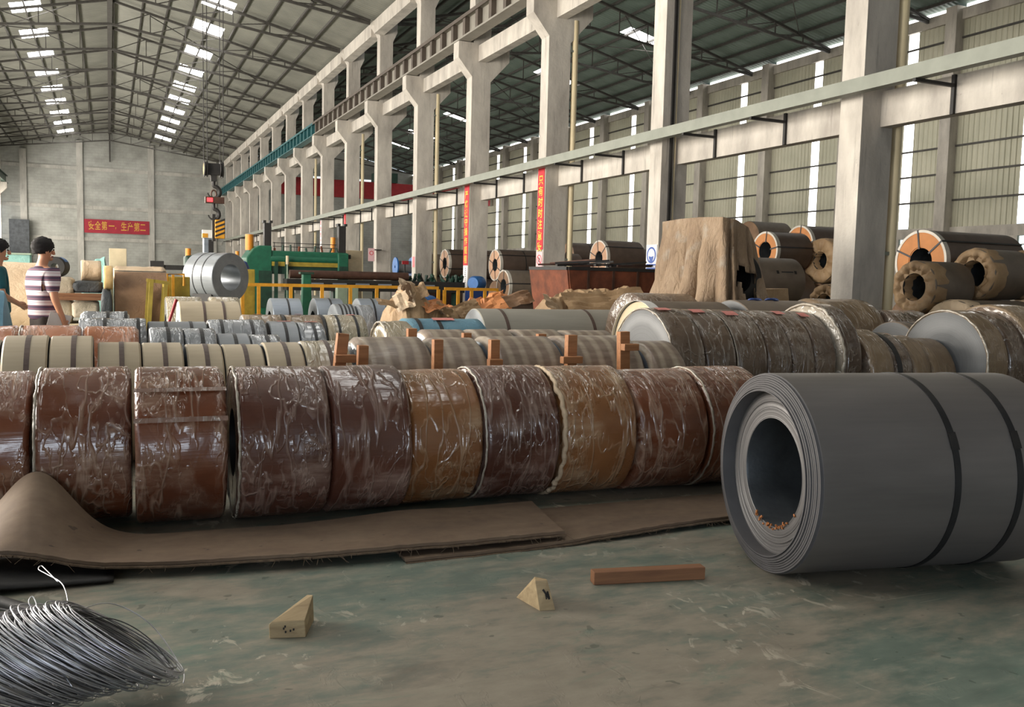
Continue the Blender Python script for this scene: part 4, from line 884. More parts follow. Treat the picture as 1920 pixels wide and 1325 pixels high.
# ================================================================ paper heaps, tarpaulins
def heap(name, label, cat, prof, y, depth, mat, amp=.06, nu=34, nv=12, seed=0, kind=None, sharp=20):
    x0, x1 = prof[0][0], prof[-1][0]; xc = (x0+x1)/2
    def hz(x):
        for (a, za), (b, zb) in zip(prof, prof[1:]):
            if a <= x <= b: return za+(zb-za)*(x-a)/max(1e-6, b-a)
        return prof[-1][1]
    def f(u, v):
        x = x0+(x1-x0)*u; s = math.sin(PI*min(1, max(0, v)))**.55; q = Vector((x*2.3, v*3, seed*7.7))
        d = .8*mnoise.noise(q*1.6)+1.1*abs(mnoise.noise(q*2.6))+.5*abs(mnoise.noise(q*5.7))-.3
        e = min(1, u*8, (1-u)*8)
        z = hz(x)*(s*(.25+.75*e) if 0 < v < 1 else 0)+amp*d*s*e
        return (x-xc+amp*.8*mnoise.noise(q*2.9)*s, (v-.5)*depth+amp*1.2*mnoise.noise(q*2.2+Vector((5, 5, 5)))*s, max(0, z))
    me = MB().grid(f, nu, nv).mesh(name, M[mat], sharp); o = put(name, me, None, (xc, y, 0)); tag(o, label, cat, None, kind)
    m = o.modifiers.new('thick', 'SOLIDIFY'); m.thickness = .006
    return o
hp = 'heaps of torn wrapping paper'
o = heap('paper_heap', 'peaked heap of shiny tan wrapping paper with a flap standing on top', 'wrapping paper',
         [(3.92, .50), (4.02, .88), (4.18, 1.03), (4.25, 1.24), (4.46, 1.28), (4.63, 1.18), (4.74, 1.04), (4.97, .97), (5.16, .86)], 14.0, 1.3, 'kraft', .12, 26, 12, 1, None, None)
o['group'] = hp
# loose sheets of the peaked heap
for i, (x, y, z, w_, h_, rx, ry, rz) in enumerate([(4.34, 13.85, 1.27, .30, .22, 1.2, .3, .2), (4.55, 13.8, 1.19, .26, .3, .9, -.5, -.4), (4.10, 13.75, 1.0, .55, .3, .35, .12, .1), (4.75, 13.7, .98, .45, .3, .5, -.2, .4), (4.42, 13.72, 1.12, .34, .4, 1.0, .5, .5), (4.25, 13.66, 1.05, .3, .34, .9, -.4, -.3), (4.95, 13.7, .92, .34, .22, .8, .3, .2)]):
    def fs(u, v, i=i, w_=w_, h_=h_): return ((u-.5)*w_, (v-.5)*h_, .05*mnoise.noise(Vector((u*3, v*3, i*5)))+.06*abs(mnoise.noise(Vector((u*2, v*4, i*3)))))
    p = put('loose_sheet', MB().grid(fs, 8, 8).mesh('loose_sheet', M[('kraft_pale', 'kraft', 'kraft', 'kraft_orange', 'kraft_dark', 'kraft_pale', 'kraft')[i]], 12), o); p.location = Vector((x, y, z))-o.location; p.rotation_euler = (rx, ry, rz)
o = heap('paper_heap', 'long low heap of orange-brown torn paper rising to the right, in the middle', 'wrapping paper',
         [(5.0, .76), (5.28, .82), (5.48, .84), (5.73, .93), (5.94, .90), (6.14, .99), (6.35, 1.06), (6.56, 1.16), (6.77, 1.2), (6.94, 1.13), (7.05, .93)], 15.45, 1.0, 'kraft_orange', .12, 34, 12, 2, None, None)
o['group'] = hp
for i, (x, y, z, w_, h_, rx, ry, rz) in enumerate([(5.65, 14.45, .90, .5, .3, .9, -.3, .3), (6.05, 14.4, .92, .55, .35, .8, -.5, -.2), (6.5, 14.5, 1.05, .8, .3, .7, -.25, .1), (5.35, 14.4, .80, .4, .25, .9, .2, -.3), (6.3, 14.35, .86, .3, .25, 1.1, .4, .6)]):
    def fs(u, v, i=i, w_=w_, h_=h_): return ((u-.5)*w_, (v-.5)*h_, .05*mnoise.noise(Vector((u*3, v*3, i*5+40)))+.06*abs(mnoise.noise(Vector((u*2, v*4, i*3+9)))))
    p = put('loose_sheet', MB().grid(fs, 8, 8).mesh('loose_sheet', M[('kraft', 'kraft_orange', 'kraft_dark', 'kraft', 'kraft_pale')[i]], 12), o); p.location = Vector((x, y, z))-o.location; p.rotation_euler = (rx, ry, rz)
o = heap('paper_heap', 'broad heap of tan kraft paper with a raised corner, in front of the rusty skip', 'wrapping paper',
         [(6.67, .88), (6.82, 1.08), (6.98, 1.15), (7.24, 1.18), (7.45, 1.25), (7.75, 1.31), (8.22, 1.29), (8.55, 1.33), (8.76, 1.38), (8.85, 1.2), (8.95, .95)], 14.1, 1.2, 'kraft', .10, 34, 12, 3, None, None)
o['group'] = hp
for i, (x, y, z, w_, h_, rx, ry, rz) in enumerate([(7.0, 13.85, 1.02, .5, .3, .8, .3, .3), (7.6, 13.7, 1.08, 1.0, .45, .7, .0, .05), (8.3, 13.7, 1.10, .9, .5, .8, -.15, -.1)]):
    def fs(u, v, i=i, w_=w_, h_=h_): return ((u-.5)*w_, (v-.5)*h_, .05*mnoise.noise(Vector((u*3, v*3, i*5+80)))+.06*abs(mnoise.noise(Vector((u*2, v*4, i*3+19)))))
    p = put('loose_sheet', MB().grid(fs, 9, 9).mesh('loose_sheet', M[('kraft_pale', 'kraft', 'kraft')[i]], 12), o); p.location = Vector((x, y, z))-o.location; p.rotation_euler = (rx, ry, rz)
# blue drum lying between the heaps
t = thing('blue_drum', 'blue drum lying with its dark open end showing, between the paper heaps', 'drum', (5.35, 16.4, 0), .5)
b = MB(); b.lathe([(-.35, .0), (-.35, .30), (-.1, .30), (-.1, .312), (-.07, .312), (-.07, .30), (.12, .30), (.12, .312), (.15, .312), (.15, .30), (.38, .30), (.38, .28), (.2, .28)], 32)
q = put('shell', b.mesh('shell', M['blue'], 40), t); q.location = (0, 0, .78); q2 = put('open_end', MB().lathe([(.3, 0), (.3, .28)], 24).mesh('open_end', M['black']), t); q2.location = (0, 0, .78)
put('cradle', MB().box(-.3, .3, -.25, .25, 0, .50).mesh('cradle', M['wood_red']), t)
# tall tarpaulin heap over stacked coils
def tarp_heap():
    t = thing('tarpaulin_heap', 'tall stained tan tarpaulin draped over stacked coils, torn dark hole on its right side', 'tarpaulin', (8.8, 11.7, 0))
    c = Vector((8.8, 11.7, 0)); ring = [(8.37, 12.75), (8.33, 12.2), (8.30, 11.6), (8.30, 10.95), (8.55, 10.92), (8.85, 10.98), (9.15, 11.15), (9.25, 11.6), (9.25, 12.2), (9.2, 12.75), (8.8, 12.8)]
    tops = [2.44, 2.46, 2.46, 2.43, 2.40, 2.30, 2.08, 2.02, 2.15, 2.35, 2.44]; m = len(ring); NU, NV = 260, 24
    def ev(arr, u):
        s = u*m; i = int(s) % m; f = s-int(s); a, b_ = arr[i], arr[(i+1) % m]
        return tuple(p+(q-p)*f for p, q in zip(a, b_)) if isinstance(a, tuple) else a+(b_-a)*f
    vs = []; fs = []
    for j in range(NV+1):
        v = j/NV
        for i in range(NU):
            u = i/NU; x, y = ev(ring, u); zt = ev(tops, u); d = Vector((x-c.x, y-c.y, 0)); dn = d.normalized()
            pleat = math.sin(u*50+3.2*mnoise.noise(Vector((u*9, 0, 1)))+v*2.2*mnoise.noise(Vector((u*5, 7, 0))))
            flare = -.06+.38*v**1.1+.13*(abs(pleat)**.8*1.6-.9)*min(1, v*1.6)**.8+.06*mnoise.noise(Vector((x*3, y*3, v*5)))*min(1, v*4)
            rag = .10*mnoise.noise(Vector((u*14, 2, 2)))
            p = Vector((x, y, 0))+dn*flare; p.z = zt*(1-v)+(.42+rag)*v; vs.append(p-c)
    for j in range(NV):
        for i in range(NU):
            a = j*NU+i; b_ = j*NU+(i+1) % NU; u = (i+.5)/NU*m; v = (j+.5)/NV
            hole = ((u-4.75)/1.15)**2+((v-.46)/.17)**2+.5*mnoise.noise(Vector((u*2, v*8, 3))) < .42
            tear = u > 3.7 and u < 6.8 and v > .72+.14*mnoise.noise(Vector((u*2.2, 5, 5))) and not (u < 4.35)
            if not (hole or tear): fs.append((a, b_, b_+NU, a+NU))
    # top sheet
    cv = len(vs); vs.append(Vector((0, 0, 2.46)))
    for i in range(NU): fs.append((cv, (i+1) % NU, i))
    b = MB(); b.add(vs, fs); o = b.build('sheet', M['tarp_heap'], t, 60); q = o.modifiers.new('thick', 'SOLIDIFY'); q.thickness = .008
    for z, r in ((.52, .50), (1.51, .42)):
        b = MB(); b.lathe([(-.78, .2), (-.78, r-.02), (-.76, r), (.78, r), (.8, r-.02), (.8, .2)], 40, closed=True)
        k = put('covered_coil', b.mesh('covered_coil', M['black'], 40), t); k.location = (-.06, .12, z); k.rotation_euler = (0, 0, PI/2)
    put('pallet', MB().box(-.38, .38, -.7, .75, 1.02, 1.06).mesh('pallet', M['wood_red']), t)
tarp_heap()
o = hull('kraft_carton', [(0, 0, 0), (.5, 0, 0), (.5, .4, 0), (0, .4, 0), (.02, 0, .32), (.46, .02, .34), (.5, .4, .32), (.02, .4, .33)], M['kraft'], 'small kraft carton wedged beside the torn tarpaulin heap', 'carton', bev=.008)
o.location = (9.92, 11.75, 1.05)
put('base', MB().box(-.3, .3, -.25, .25, -1.05, 0).mesh('base', M['coil_brown']), o)
# ================================================================ rusty skip and its scrap
t = thing('rusty_skip', 'long rusty brown steel skip with a sloping orange end, before the coil stacks', 'skip', (8.8, 16.5, 0))
b = MB(); L_, W_, H_ = 2.15, 1.8, 1.68
def skipwall(p, th=.03): b.add([Vector(q) for q in p], [(0, 1, 2, 3)])
pts = {'a': (0, 0, .55), 'b': (L_, 0, .55), 'c': (L_, W_, .55), 'd': (0, W_, .55), 'A': (-.16, -.02, H_), 'B': (L_+.1, -.02, H_), 'C': (L_+.1, W_, H_), 'D': (-.16, W_, H_)}
for k in ('abBA', 'bcCB', 'cdDC', 'daAD', 'abcd'): skipwall([pts[i] for i in k])
o = b.build('tub', M['rust'], t); q = o.modifiers.new('thick', 'SOLIDIFY'); q.thickness = .03
b = MB()
for p, q_ in (('A', 'B'), ('B', 'C'), ('C', 'D'), ('D', 'A')): b.bar(pts[p], pts[q_], .08, .07)
b.build('rim', M['black'], t)
for x in (.3, .9, 1.5, 2.0): put('rib', MB().bar((x, -.03, .56), (x, -.05, H_-.03), .06, .05).mesh('rib', M['rust_dark']), t)
for x in (.15, L_-.25):
    for y in (.1, W_-.2): put('leg', MB().box(x, x+.12, y, y+.12, 0, .57).mesh('leg', M['rust_dark']), t)
rn = random.Random(4)
for i in range(14):
    x = 8.85+rn.random()*1.8; y = 16.7+rn.random()*1.3; a = rn.uniform(-.6, .6); l = rn.uniform(.25, .6); z = H_+.02+rn.random()*.08
    b = MB(); b.bar((-l, -.15*a, 0), (l, .15*a, .10*rn.random()), .05, .04); o = b.build('scrap_bar', M['black' if i % 4 else 'rust_dark'], None); o.location = (x, y, z+.02); o.rotation_euler = (0, 0, a)
    tag(o, 'dark scrap bar lying across the top of the rusty skip', 'scrap', 'scrap bars on the skip')
# ================================================================ green machine line in the middle distance
m_ = thing('rolling_machine', 'large green rolling machine with black posts and orange cylinders, in the middle distance', 'machine', (4.0, 30, 0))
def mp(name, mat, x0, x1, z0, z1, y0=0, y1=1.2, parent=None, sm=None):
    return put(name, MB().box(x0-4.0, x1-4.0, y0, y1, z0, z1).mesh(name, M[mat]), parent or m_)
b = MB(); b.prism([(.03, 0), (.84, 0), (.84, 2.31), (.45, 2.31), (.25, 2.2), (.03, 1.9)], 'y', 0, 1.4); bevel(b.build('left_housing', M['green'], m_), .03)
mp('left_window', 'green_dark', 4.42, 4.84, .3, 1.5, -.03, .1)
for n, x0, x1 in (('left', 4.62, 4.84), ('right', 7.06, 7.30)):
    o = mp('mast', 'black', x0, x1, 2.0, 3.05, .1, .4); put('mast_cap', MB().box(x0-4.04, x0-3.95, .08, .42, 3.05, 3.13).box(x1-4.05, x1-3.96, .08, .42, 3.05, 3.13).mesh('mast_cap', M['black']), o)
bevel(mp('top_beam', 'green', 4.67, 7.35, 1.80, 2.16, .05, 1.0), .04)
b = MB(); b.tube([(.8, .1, 1.88), (3.2, .1, 1.88)], .13, 16); b.build('beam_tube', M['green'], m_, 40)
mp('yellow_beam', 'yellow_dull', 4.84, 7.03, 1.66, 1.80, -.02, .5); mp('lower_beam', 'green_dark', 4.84, 7.13, 1.40, 1.66, .05, .6)
bevel(mp('right_housing', 'green', 7.0, 7.36, 0, 2.14, -.05, 1.2), .03); mp('right_window', 'green_dark', 7.05, 7.32, .4, 1.7, -.08, .1)
for x, z0, z1, r in ((4.205, 2.26, 2.67, .135), (6.965, 2.2, 2.68, .085), (3.82, 1.55, 2.11, .06)):
    b = MB(); b.tube([(x-4, .55, z0-.1), (x-4, .55, z1)], r, 20); q = b.build('hydraulic_cylinder', M['orange'], m_, 40)
    if r < .07: put('cylinder_bracket', MB().box(x-4-.05, 4.1-4.0, .45, .65, 1.2, 1.55).mesh('cylinder_bracket', M['green_dark']), m_)
for i in range(9):
    x = .95+i*.26; b = MB(); b.tube([(x, .15, 2.16), (x+.05*math.sin(i*3), .15, 2.25+.12*abs(math.sin(i*2.3)))], .035, 8); b.build('valve', M['green_dark' if i % 3 else 'rust'], m_, 40)
b = MB(); b.tube([(.9, .2, 2.42), (3.0, .2, 2.42)], .012, 6).tube([(.9, .2, 2.30), (3.0, .2, 2.30)], .012, 6)
for x in (.95, 1.6, 2.3, 2.95): b.tube([(x, .2, 2.16), (x, .2, 2.44)], .012, 6)
b.build('guard_rail', M['black'], m_)
for x in (4.92, 5.25): mp('column_guide', 'green_dark', x, x+.1, 0, 1.8, -.1, .05)
b = MB(); b.tube([(1.3, -.2, 0), (1.3, -.2, 1.9)], .025, 8); b.build('hose_stand', M['green_pale'], m_); b = MB(); b.tube([(1.3, -.2, 1.72), (1.3, -.2, 2.0)], .05, 10); b.build('lamp_head', M['cream_box'], m_)
t = thing('roller_table', 'long dark roller bed with a rusty brown roll on top, right of the green machine', 'machine', (7.4, 28.85, 0))
b = MB(); b.tube([(-2.2, 0, 1.41), (1.7, 0, 1.41)], .135, 24); b.build('roll', M['rust_dark'], t, 40)
put('bed', MB().box(-2.3, 3.7, -.1, .6, .90, 1.26).mesh('bed', M['black']), t)
for i in range(6): b = MB(); b.tube([(-1.6+i*.75, -.13, 1.12), (-1.15+i*.75, -.13, 1.12)], .035, 10); b.build('guide_roller', M['steel_blue'], t, 40)
for i in range(5): put('leg', MB().box(-2.2+i*1.4, -2.05+i*1.4, 0, .4, 0, .92).mesh('leg', M['green_dark']), t)
b = MB()
for i in range(26):
    x = 1.75+rn.random()*1.95; b.tube([(x, .1+rn.random()*.3, 1.22), (x+rn.uniform(-.1, .1), .1+rn.random()*.3, 1.3+rn.random()*.22)], .035+.03*rn.random(), 6)
o = b.build('cable_tangle', M['green_dark'], t); o['kind'] = 'stuff'
o = put('green_pedestal', MB().prism([(-.16, 0), (.16, 0), (.12, 1.42), (-.12, 1.42)], 'y', -.12, .12).mesh('green_pedestal', M['green']), None, (5.34, 26.9, 0)); bevel(o, .02); tag(o, 'upright green steel pedestal behind the yellow rail', 'pedestal')
put('pedestal_cap', MB().box(-.2, .2, -.15, .15, 1.42, 1.48).mesh('pedestal_cap', M['green_dark']), o)
def box_thing(name, label, cat, x0, x1, y0, y1, z0, z1, mat, trim=None, group=None, bv=.015):
    t = thing(name, label, cat, ((x0+x1)/2, y0, 0), 0, group); w2 = (x1-x0)/2
    bevel(put('body', MB().box(-w2, w2, 0, y1-y0, z0, z1).mesh('body', M[mat]), t), bv); return t, w2
t, w2 = box_thing('control_cabinet', 'cream control cabinet with dark gauges beside the green machine', 'cabinet', 7.45, 8.1, 31, 31.6, 0, 2.28, 'cream_box')
put('gauge', MB().box(-w2+.08, -w2+.24, -.02, .01, 1.98, 2.12).mesh('gauge', M['black']), t); put('door', MB().box(-w2+.03, w2-.03, -.015, .0, .15, 1.9).mesh('door', M['cream_box']), t); put('handle', MB().box(w2-.1, w2-.07, -.04, -.015, 1.1, 1.25).mesh('handle', M['black']), t)
t, w2 = box_thing('beige_panel', 'beige equipment panel with a blue hood on top, beside the standing steel coil', 'panel', 3.46, 3.83, 26.7, 27.1, 0, 1.52, 'yellow_dull')
b = MB(); b.lathe([(0, .15), (.10, .12), (.2, .07), (.24, .0)], 20, M=Matrix.Translation((-.08, .2, 1.52)) @ Matrix.Rotation(-PI/2, 4, 'Y')); put('blue_hood', b.mesh('blue_hood', M['blue_dark'], 60), t)
t, w2 = box_thing('pale_green_panel', 'pale green electrical panel behind the yellow rail', 'panel', 6.30, 6.95, 27.0, 27.3, 0, 1.06, 'green_pale')
put('panel_seam', MB().box(-.006, .006, -.01, 0, .05, 1.0).mesh('panel_seam', M['black']), t)
# yellow guard rail
def guard(label, xs, y, z, cat='railing', dx=.05):
    t = thing('guard_railing', label, cat, (xs[0], y, 0), 0, 'yellow guard railings')
    b = MB(); b.bar((0, 0, z-.05), (xs[-1]-xs[0], 0, z-.05), .07, .09); b.build('top_rail', M['yellow'], t)
    for x in xs: put('post', MB().box(x-xs[0]-.045, x-xs[0]+.045, -.04, .04, 0, z-.09).mesh('post', M['yellow']), t)
guard('long yellow guard rail in front of the green machine', [2.88, 3.42, 3.86, 4.76, 5.66, 6.5, 7.3, 8.05, 8.8, 9.25], 26.2, 1.14)
guard('yellow guard rail continuing right, behind the paper heaps', [9.45, 9.9, 10.35, 10.8, 11.25], 26.2, 1.12)
# ================================================================ standing steel coil on its cradle
n_ = Vector((.48, -.877)); ang = math.atan2(.877, -.48)
L_ = .95; cx, cy, zc, r_ = 2.27, 21.4, 1.31, .56
coil('bright steel coil standing on a black cradle, end towards the camera, below the crane hook', cx-L_*math.cos(ang-PI)*0+.0, cx+L_, cy, r_, zc, 0, .30, 'galv', 'steel_grey', 'galv', (.36, .66), sw=.03, n=72)
sc_ = [o for o in COL.objects if o.get('label', '').startswith('bright steel coil standing')][0]
sc_.rotation_euler = (0, 0, math.atan2(.80, -.60)); sc_.location = (cx-.02, cy+.38, zc-r_)
t = thing('coil_cradle', 'black steel cradle under the standing steel coil', 'cradle', (cx-.02, cy+.38, 0), math.atan2(.80, -.60))
put('saddle', MB().prism([(-.42, 0), (.42, 0), (.42, .925), (.30, .828), (.15, .762), (0, .742), (-.15, .762), (-.30, .828), (-.42, .925)], 'x', -.3, .3).mesh('saddle', M['black']), t)
for s in (-.36, .30): put('foot', MB().box(-.4, .4, s, s+.06, 0, .08).mesh('foot', M['yellow']), t)
# ================================================================ crane hook
t = thing('crane_hook', 'hanging crane hook block with a weighing scale, red display and hazard-striped lower block', 'hook', (2.43, 24, 0))
b = MB()
for s in (-.19, .19):
    b2 = MB(); b2.lathe([(s-.045, .02), (s-.045, .20), (s-.03, .21), (s-.015, .17), (s+.015, .17), (s+.03, .21), (s+.045, .20), (s+.045, .02)], 32, True); o = put('sheave', b2.mesh('sheave', M['black'], 40), t); o.location = (0, 0, 4.0)
    b2 = MB(); b2.lathe([(s+(.05 if s > 0 else -.05), 0), (s+(.05 if s > 0 else -.05), .15)], 24); o = put('sheave_face', b2.mesh('sheave_face', M['yellow_dull']), t); o.location = (0, 0, 4.0)
put('yoke', MB().box(-.14, .14, -.09, .09, 3.86, 4.14).box(-.07, .07, -.06, .06, 3.70, 3.9).mesh('yoke', M['black']), t)
for x in (-.235, -.15, .15, .235):
    b = MB(); b.tube([(x, 0, 4.05), (x*1.05, 0, 11.4)], .011, 6); b.build('cable', M['black'], t)
def hookshape(z, s, name):
    pts = [(0, 0, z), (0, 0, z-.12*s)]+[(.11*s*math.sin(a)+.0, 0, z-.23*s+.11*s*math.cos(a)) for a in [k*.35 for k in range(0, 14)]]
    b = MB(); b.tube(pts, [.035*s]*3+[.04*s]*6+[.035*s, .03*s, .025*s, .02*s]+[.015*s]*3, 8); b.build(name, M['black'], t, 60)
hookshape(3.74, 1.35, 'upper_hook')
b = MB(); b.tube([(.05*math.cos(a)*1.2, 0, 3.38+.10*math.sin(a)) for a in [2*PI*k/16 for k in range(16)]], .02, 8, closed=True); b.build('shackle', M['rust_dark'], t)
put('scale_body', MB().box(-.21, .25, -.08, .08, 3.15, 3.31).mesh('scale_body', M['rust_dark']), t); put('red_display', MB().box(-.17, -.03, -.09, -.08, 3.18, 3.28).mesh('red_display', M['led']), t)
hookshape(3.15, 1.2, 'lower_hook')
lb = MB()
o = put('lower_block', MB().box(0.02, .26, -.12, .12, 2.27, 2.74).mesh('lower_block', M['yellow']), t); bevel(o, .02)
for i in range(4):
    b = MB(); z = 2.30+i*.11; b.add([(.02, -.124, z), (.26, -.124, z+.10), (.26, -.124, z+.15), (.02, -.124, z+.05)], [(0, 1, 2, 3)]); b.build('hazard_stripe', M['black'], o)
put('block_link', MB().box(-.04, .04, -.04, .04, 2.2, 2.88).box(-.02, .12, -.03, .03, 2.66, 2.80).mesh('block_link', M['black']), t)
put('overhead_trolley', MB().box(-.6, .6, -.5, .5, 11.3, 11.9).mesh('overhead_trolley', M['red']), t)
put('bridge_girder', MB().box(-11.4, 8.7, -.25, .25, 11.9, 12.6).mesh('bridge_girder', M['red']), t) if False else None
# grey machine post beside the hook
t, w2 = box_thing('operator_post', 'grey machine post with a white and yellow lamp box on top, under the hook', 'post', 2.91, 3.22, 32, 32.4, 0, 2.55, 'steel_blue')
put('dark_side', MB().box(.0, w2+.01, -.02, .1, 1.5, 2.5).mesh('dark_side', M['black']), t); put('lamp_box', MB().box(-w2-.03, w2, -.05, .3, 2.55, 2.82).mesh('lamp_box', M['paper_white']), t); put('lamp_stripe', MB().box(-w2-.04, -.02, -.06, .28, 2.56, 2.70).mesh('lamp_stripe', M['yellow']), t)
t, w2 = box_thing('green_gearbox', 'dark green gearbox with an orange cylinder, behind the standing coil', 'machine', 2.17, 2.75, 30, 30.8, 0, 1.92, 'green_dark', bv=.08)
b = MB(); b.tube([(-.17, .3, 1.85), (-.17, .3, 2.14)], .085, 16); b.build('hydraulic_cylinder', M['orange'], t, 40)
put('dark_arm', MB().box(-1.1, -.25, .2, .4, 1.45, 1.60).box(-1.3, -.9, .15, .45, 1.5, 1.72).mesh('dark_arm', M['black']), t)
# ================================================================ red overhead crane in the right bay
t = thing('overhead_crane', 'red overhead travelling crane bridge spanning the far right bay', 'crane', (12.9, 80, 0))
put('bridge', MB().box(0, 20.3, -.3, .3, 8.25, 9.75).mesh('bridge', M['red']), t); put('end_carriage', MB().box(-.1, .4, -1.5, 1.5, 9.5, 10.1).mesh('end_carriage', M['red']), t); put('end_carriage', MB().box(19.9, 20.4, -1.5, 1.5, 9.5, 10.1).mesh('end_carriage', M['red']), t)
put('hoist', MB().box(9, 11, -.8, .8, 9.75, 10.6).mesh('hoist', M['green_dark']), t)
# ================================================================ clutter between the columns
t = thing('cable_reel', 'blue-flanged cable reel standing between two columns, far off', 'reel', (11.87, 38.3, 0))
for x in (-.36, .36): o = put('flange', MB().lathe([(x-.03, .06), (x-.03, .42), (x+.03, .42), (x+.03, .06)], 32, True).mesh('flange', M['blue'], 40), t); o.location = (0, 0, 1.82)
o = put('drum', MB().lathe([(-.34, .28), (.34, .28)], 28).mesh('drum', M['galv'], 60), t); o.location = (0, 0, 1.82)
put('stand', MB().box(-.45, .45, -.3, .3, 0, 1.42).mesh('stand', M['black']), t)
t = thing('blue_motor', 'blue motor housing beside the narrow slogan column', 'motor', (11.42, 28.45, 0))
o = put('casing', MB().lathe([(-.28, .0), (-.28, .2), (-.2, .25), (.22, .25), (.28, .12), (.28, 0)], 28).mesh('casing', M['blue'], 50), t); o.location = (0, 0, 1.24); o.rotation_euler = (0, 0, .7); put('base', MB().box(-.3, .3, -.3, .3, 0, 1.02).mesh('base', M['blue_dark']), t)
rn = random.Random(9)
t = thing('scrap_pile', 'dark pile of steel scrap with wires, between machine and columns', 'scrap', (10.4, 31, 0))
b = MB()
for i in range(60):
    x, y = rn.uniform(-1, 1), rn.uniform(-.4, .4); b.bar((x, y, rn.uniform(.3, 1.1)), (x+rn.uniform(-.4, .4), y+rn.uniform(-.2, .2), rn.uniform(1.0, 1.55)), rn.uniform(.03, .09), .05)
o = b.build('scrap_pieces', M['black'], t); o['kind'] = 'stuff'; put('bin', MB().box(-1.05, 1.05, -.5, .5, 0, 1.1).mesh('bin', M['rust_dark']), t)
o = put('red_tag_board', MB().box(-.12, .12, -.02, .02, -.06, .06).mesh('red_tag_board', M['red']), t); o.location = (-.9, -.55, 1.9); put('tag_stake', MB().box(-.92, -.88, -.53, -.5, 0, 1.9).mesh('tag_stake', M['black']), t)
# ================================================================ left background: pallets, bundles, tarps
coil('long pale kraft-covered coil behind the man in the striped shirt', -1.95, -.84, 17.6, .76, skin='kraft_pale', face='kraft', n=48, na=10, wr=.016, rnd=.05)
coil('large kraft-wrapped coil with a torn lap line, beside the yellow trestle', .06, .87, 16.4, .745, skin='kraft_pale', face='film_rim', n=64, na=14, wr=.016, rnd=.04, stickers=((.02, .98, 29, 31, 'black'), (.02, .98, 32, 125, 'kraft_dark')))  # a darker brown patch covers the lower camera side
coil('small gold paper-wrapped roll shining on the black sheeted pack', -.085, .05, 15.75, .19, 1.30, skin='sunlit_paper', face='sunlit_paper', n=32, ri=.04, na=3, wr=.01)  # sunlit curled end paper of the kraft coil, made as a separate roll
coil('black-ended spool with a blue cap on the sack pile, right of the striped shirt', -.82, -.52, 16.55, .165, 1.455, PI/2-.2, ri=.06, skin='black', face='black', n=32, stickers=((.2, .9, 20, 60, 'blue'),), name='spool', category='spool')
coil('kraft-wrapped roll leaning on the black sheeting under the teal sheet', -.42, -.12, 16.3, .17, 1.40, skin='kraft_pale', face='kraft', n=32, ri=.04, na=6, wr=.014)
def sack(label, x0, x1, y0, y1, z0, z1, mat, name='sack_bundle', cat='bundle', grp='bundles on the pallets'):
    def f(u, v): return (0, 0, 0)
    b = MB(); bm = bmesh.new(); bmesh.ops.create_cube(bm, size=1); bmesh.ops.subdivide_edges(bm, edges=bm.edges, cuts=5, use_grid_fill=True)
    w_, d_, h_ = x1-x0, y1-y0, z1-z0
    for v in bm.verts:
        p = v.co.copy(); n = mnoise.noise(Vector((p.x*4, p.y*4, p.z*4))+Vector((x0*9, z0*7, 0)))
        k = 1-.10*(abs(p.x*2)**6*abs(p.z*2)**6)+.05*n; v.co = Vector((p.x*w_*k, p.y*d_*k, (p.z+.5)*h_*(1 if p.z < -.4 else k)))
    me = bpy.data.meshes.new(name); bm.to_mesh(me); bm.free(); me.materials.append(M[mat]); me.shade_smooth()
    o = put(name, me, None, ((x0+x1)/2, (y0+y1)/2, z0)); return tag(o, label, cat, grp)
sack('upper pale sack bundle with a folded white rim, right of the striped shirt', -.83, -.53, 15.9, 16.8, 1.01, 1.29, 'pale_sack')
sack('lower pale sack bundle under the timber beam, right of the striped shirt', -.83, -.55, 15.9, 16.8, .58, .93, 'pale_sack')
sack('pale flat pack under the bundled timber', -.55, -.16, 15.8, 16.8, .66, .92, 'pale_sack')
sack('bottom pale crate carrying the sack bundles', -.9, -.15, 15.8, 16.9, .0, .56, 'cream_box')
sack('black sheeted pack on the bundled timber', -.53, -.10, 15.9, 16.8, 1.05, 1.24, 'tarp_black')
sack('tall black sheeted pack left of the large kraft coil', -.13, .04, 15.5, 16.5, .0, 1.10, 'tarp_black')
for i, z in enumerate((.935, .99)):
    o = put('timber_beam', MB().box(-.42, .42, -.06, .06, 0, .055).mesh('timber_beam', M['wood_red']), None, (-.52, 15.78+.04*i, z)); bevel(o, .005)
    tag(o, ('lower reddish timber beam between the sack bundles' if i == 0 else 'upper reddish timber beam tied with pale string, between the sack bundles'), 'timber', 'timber beams on the pallets')
# teal and blue tarps
o = heap('teal_tarp', 'teal tarpaulin stretched over a frame in front of the end wall', 'tarpaulin', [(-.66, 1.30), (-.5, 1.52), (-.3, 1.66), (-.05, 1.74), (.0, 1.2)], 24, 1.4, 'tarp_teal', .04, 20, 10, 6)
o = put('cream_box', MB().box(-.2, .2, 0, .5, 0, 1.95).mesh('cream_box', M['cream_box']), None, (.20, 24.6, 0)); bevel(o, .01); tag(o, 'tall cream cabinet box right of the teal tarpaulin', 'box')
o = put('mint_box', MB().box(-.3, .3, 0, .5, 0, 1.72).mesh('mint_box', M['tarp_teal']), None, (-2.0, 24, 0)); bevel(o, .01); tag(o, 'mint green machine box between the two workers, far off', 'box')
put('lid', MB().box(-.32, .32, -.02, .52, 1.72, 1.76).mesh('lid', M['green_pale']), o)
o = put('wall_cabinet', MB().box(-.9, .9, -.5, 0, 0, 6.2).mesh('wall_cabinet', M['tarp_black']), None, (-8.3, 104.6, 0)); tag(o, 'tall dark roller door against the end wall at far left', 'door')
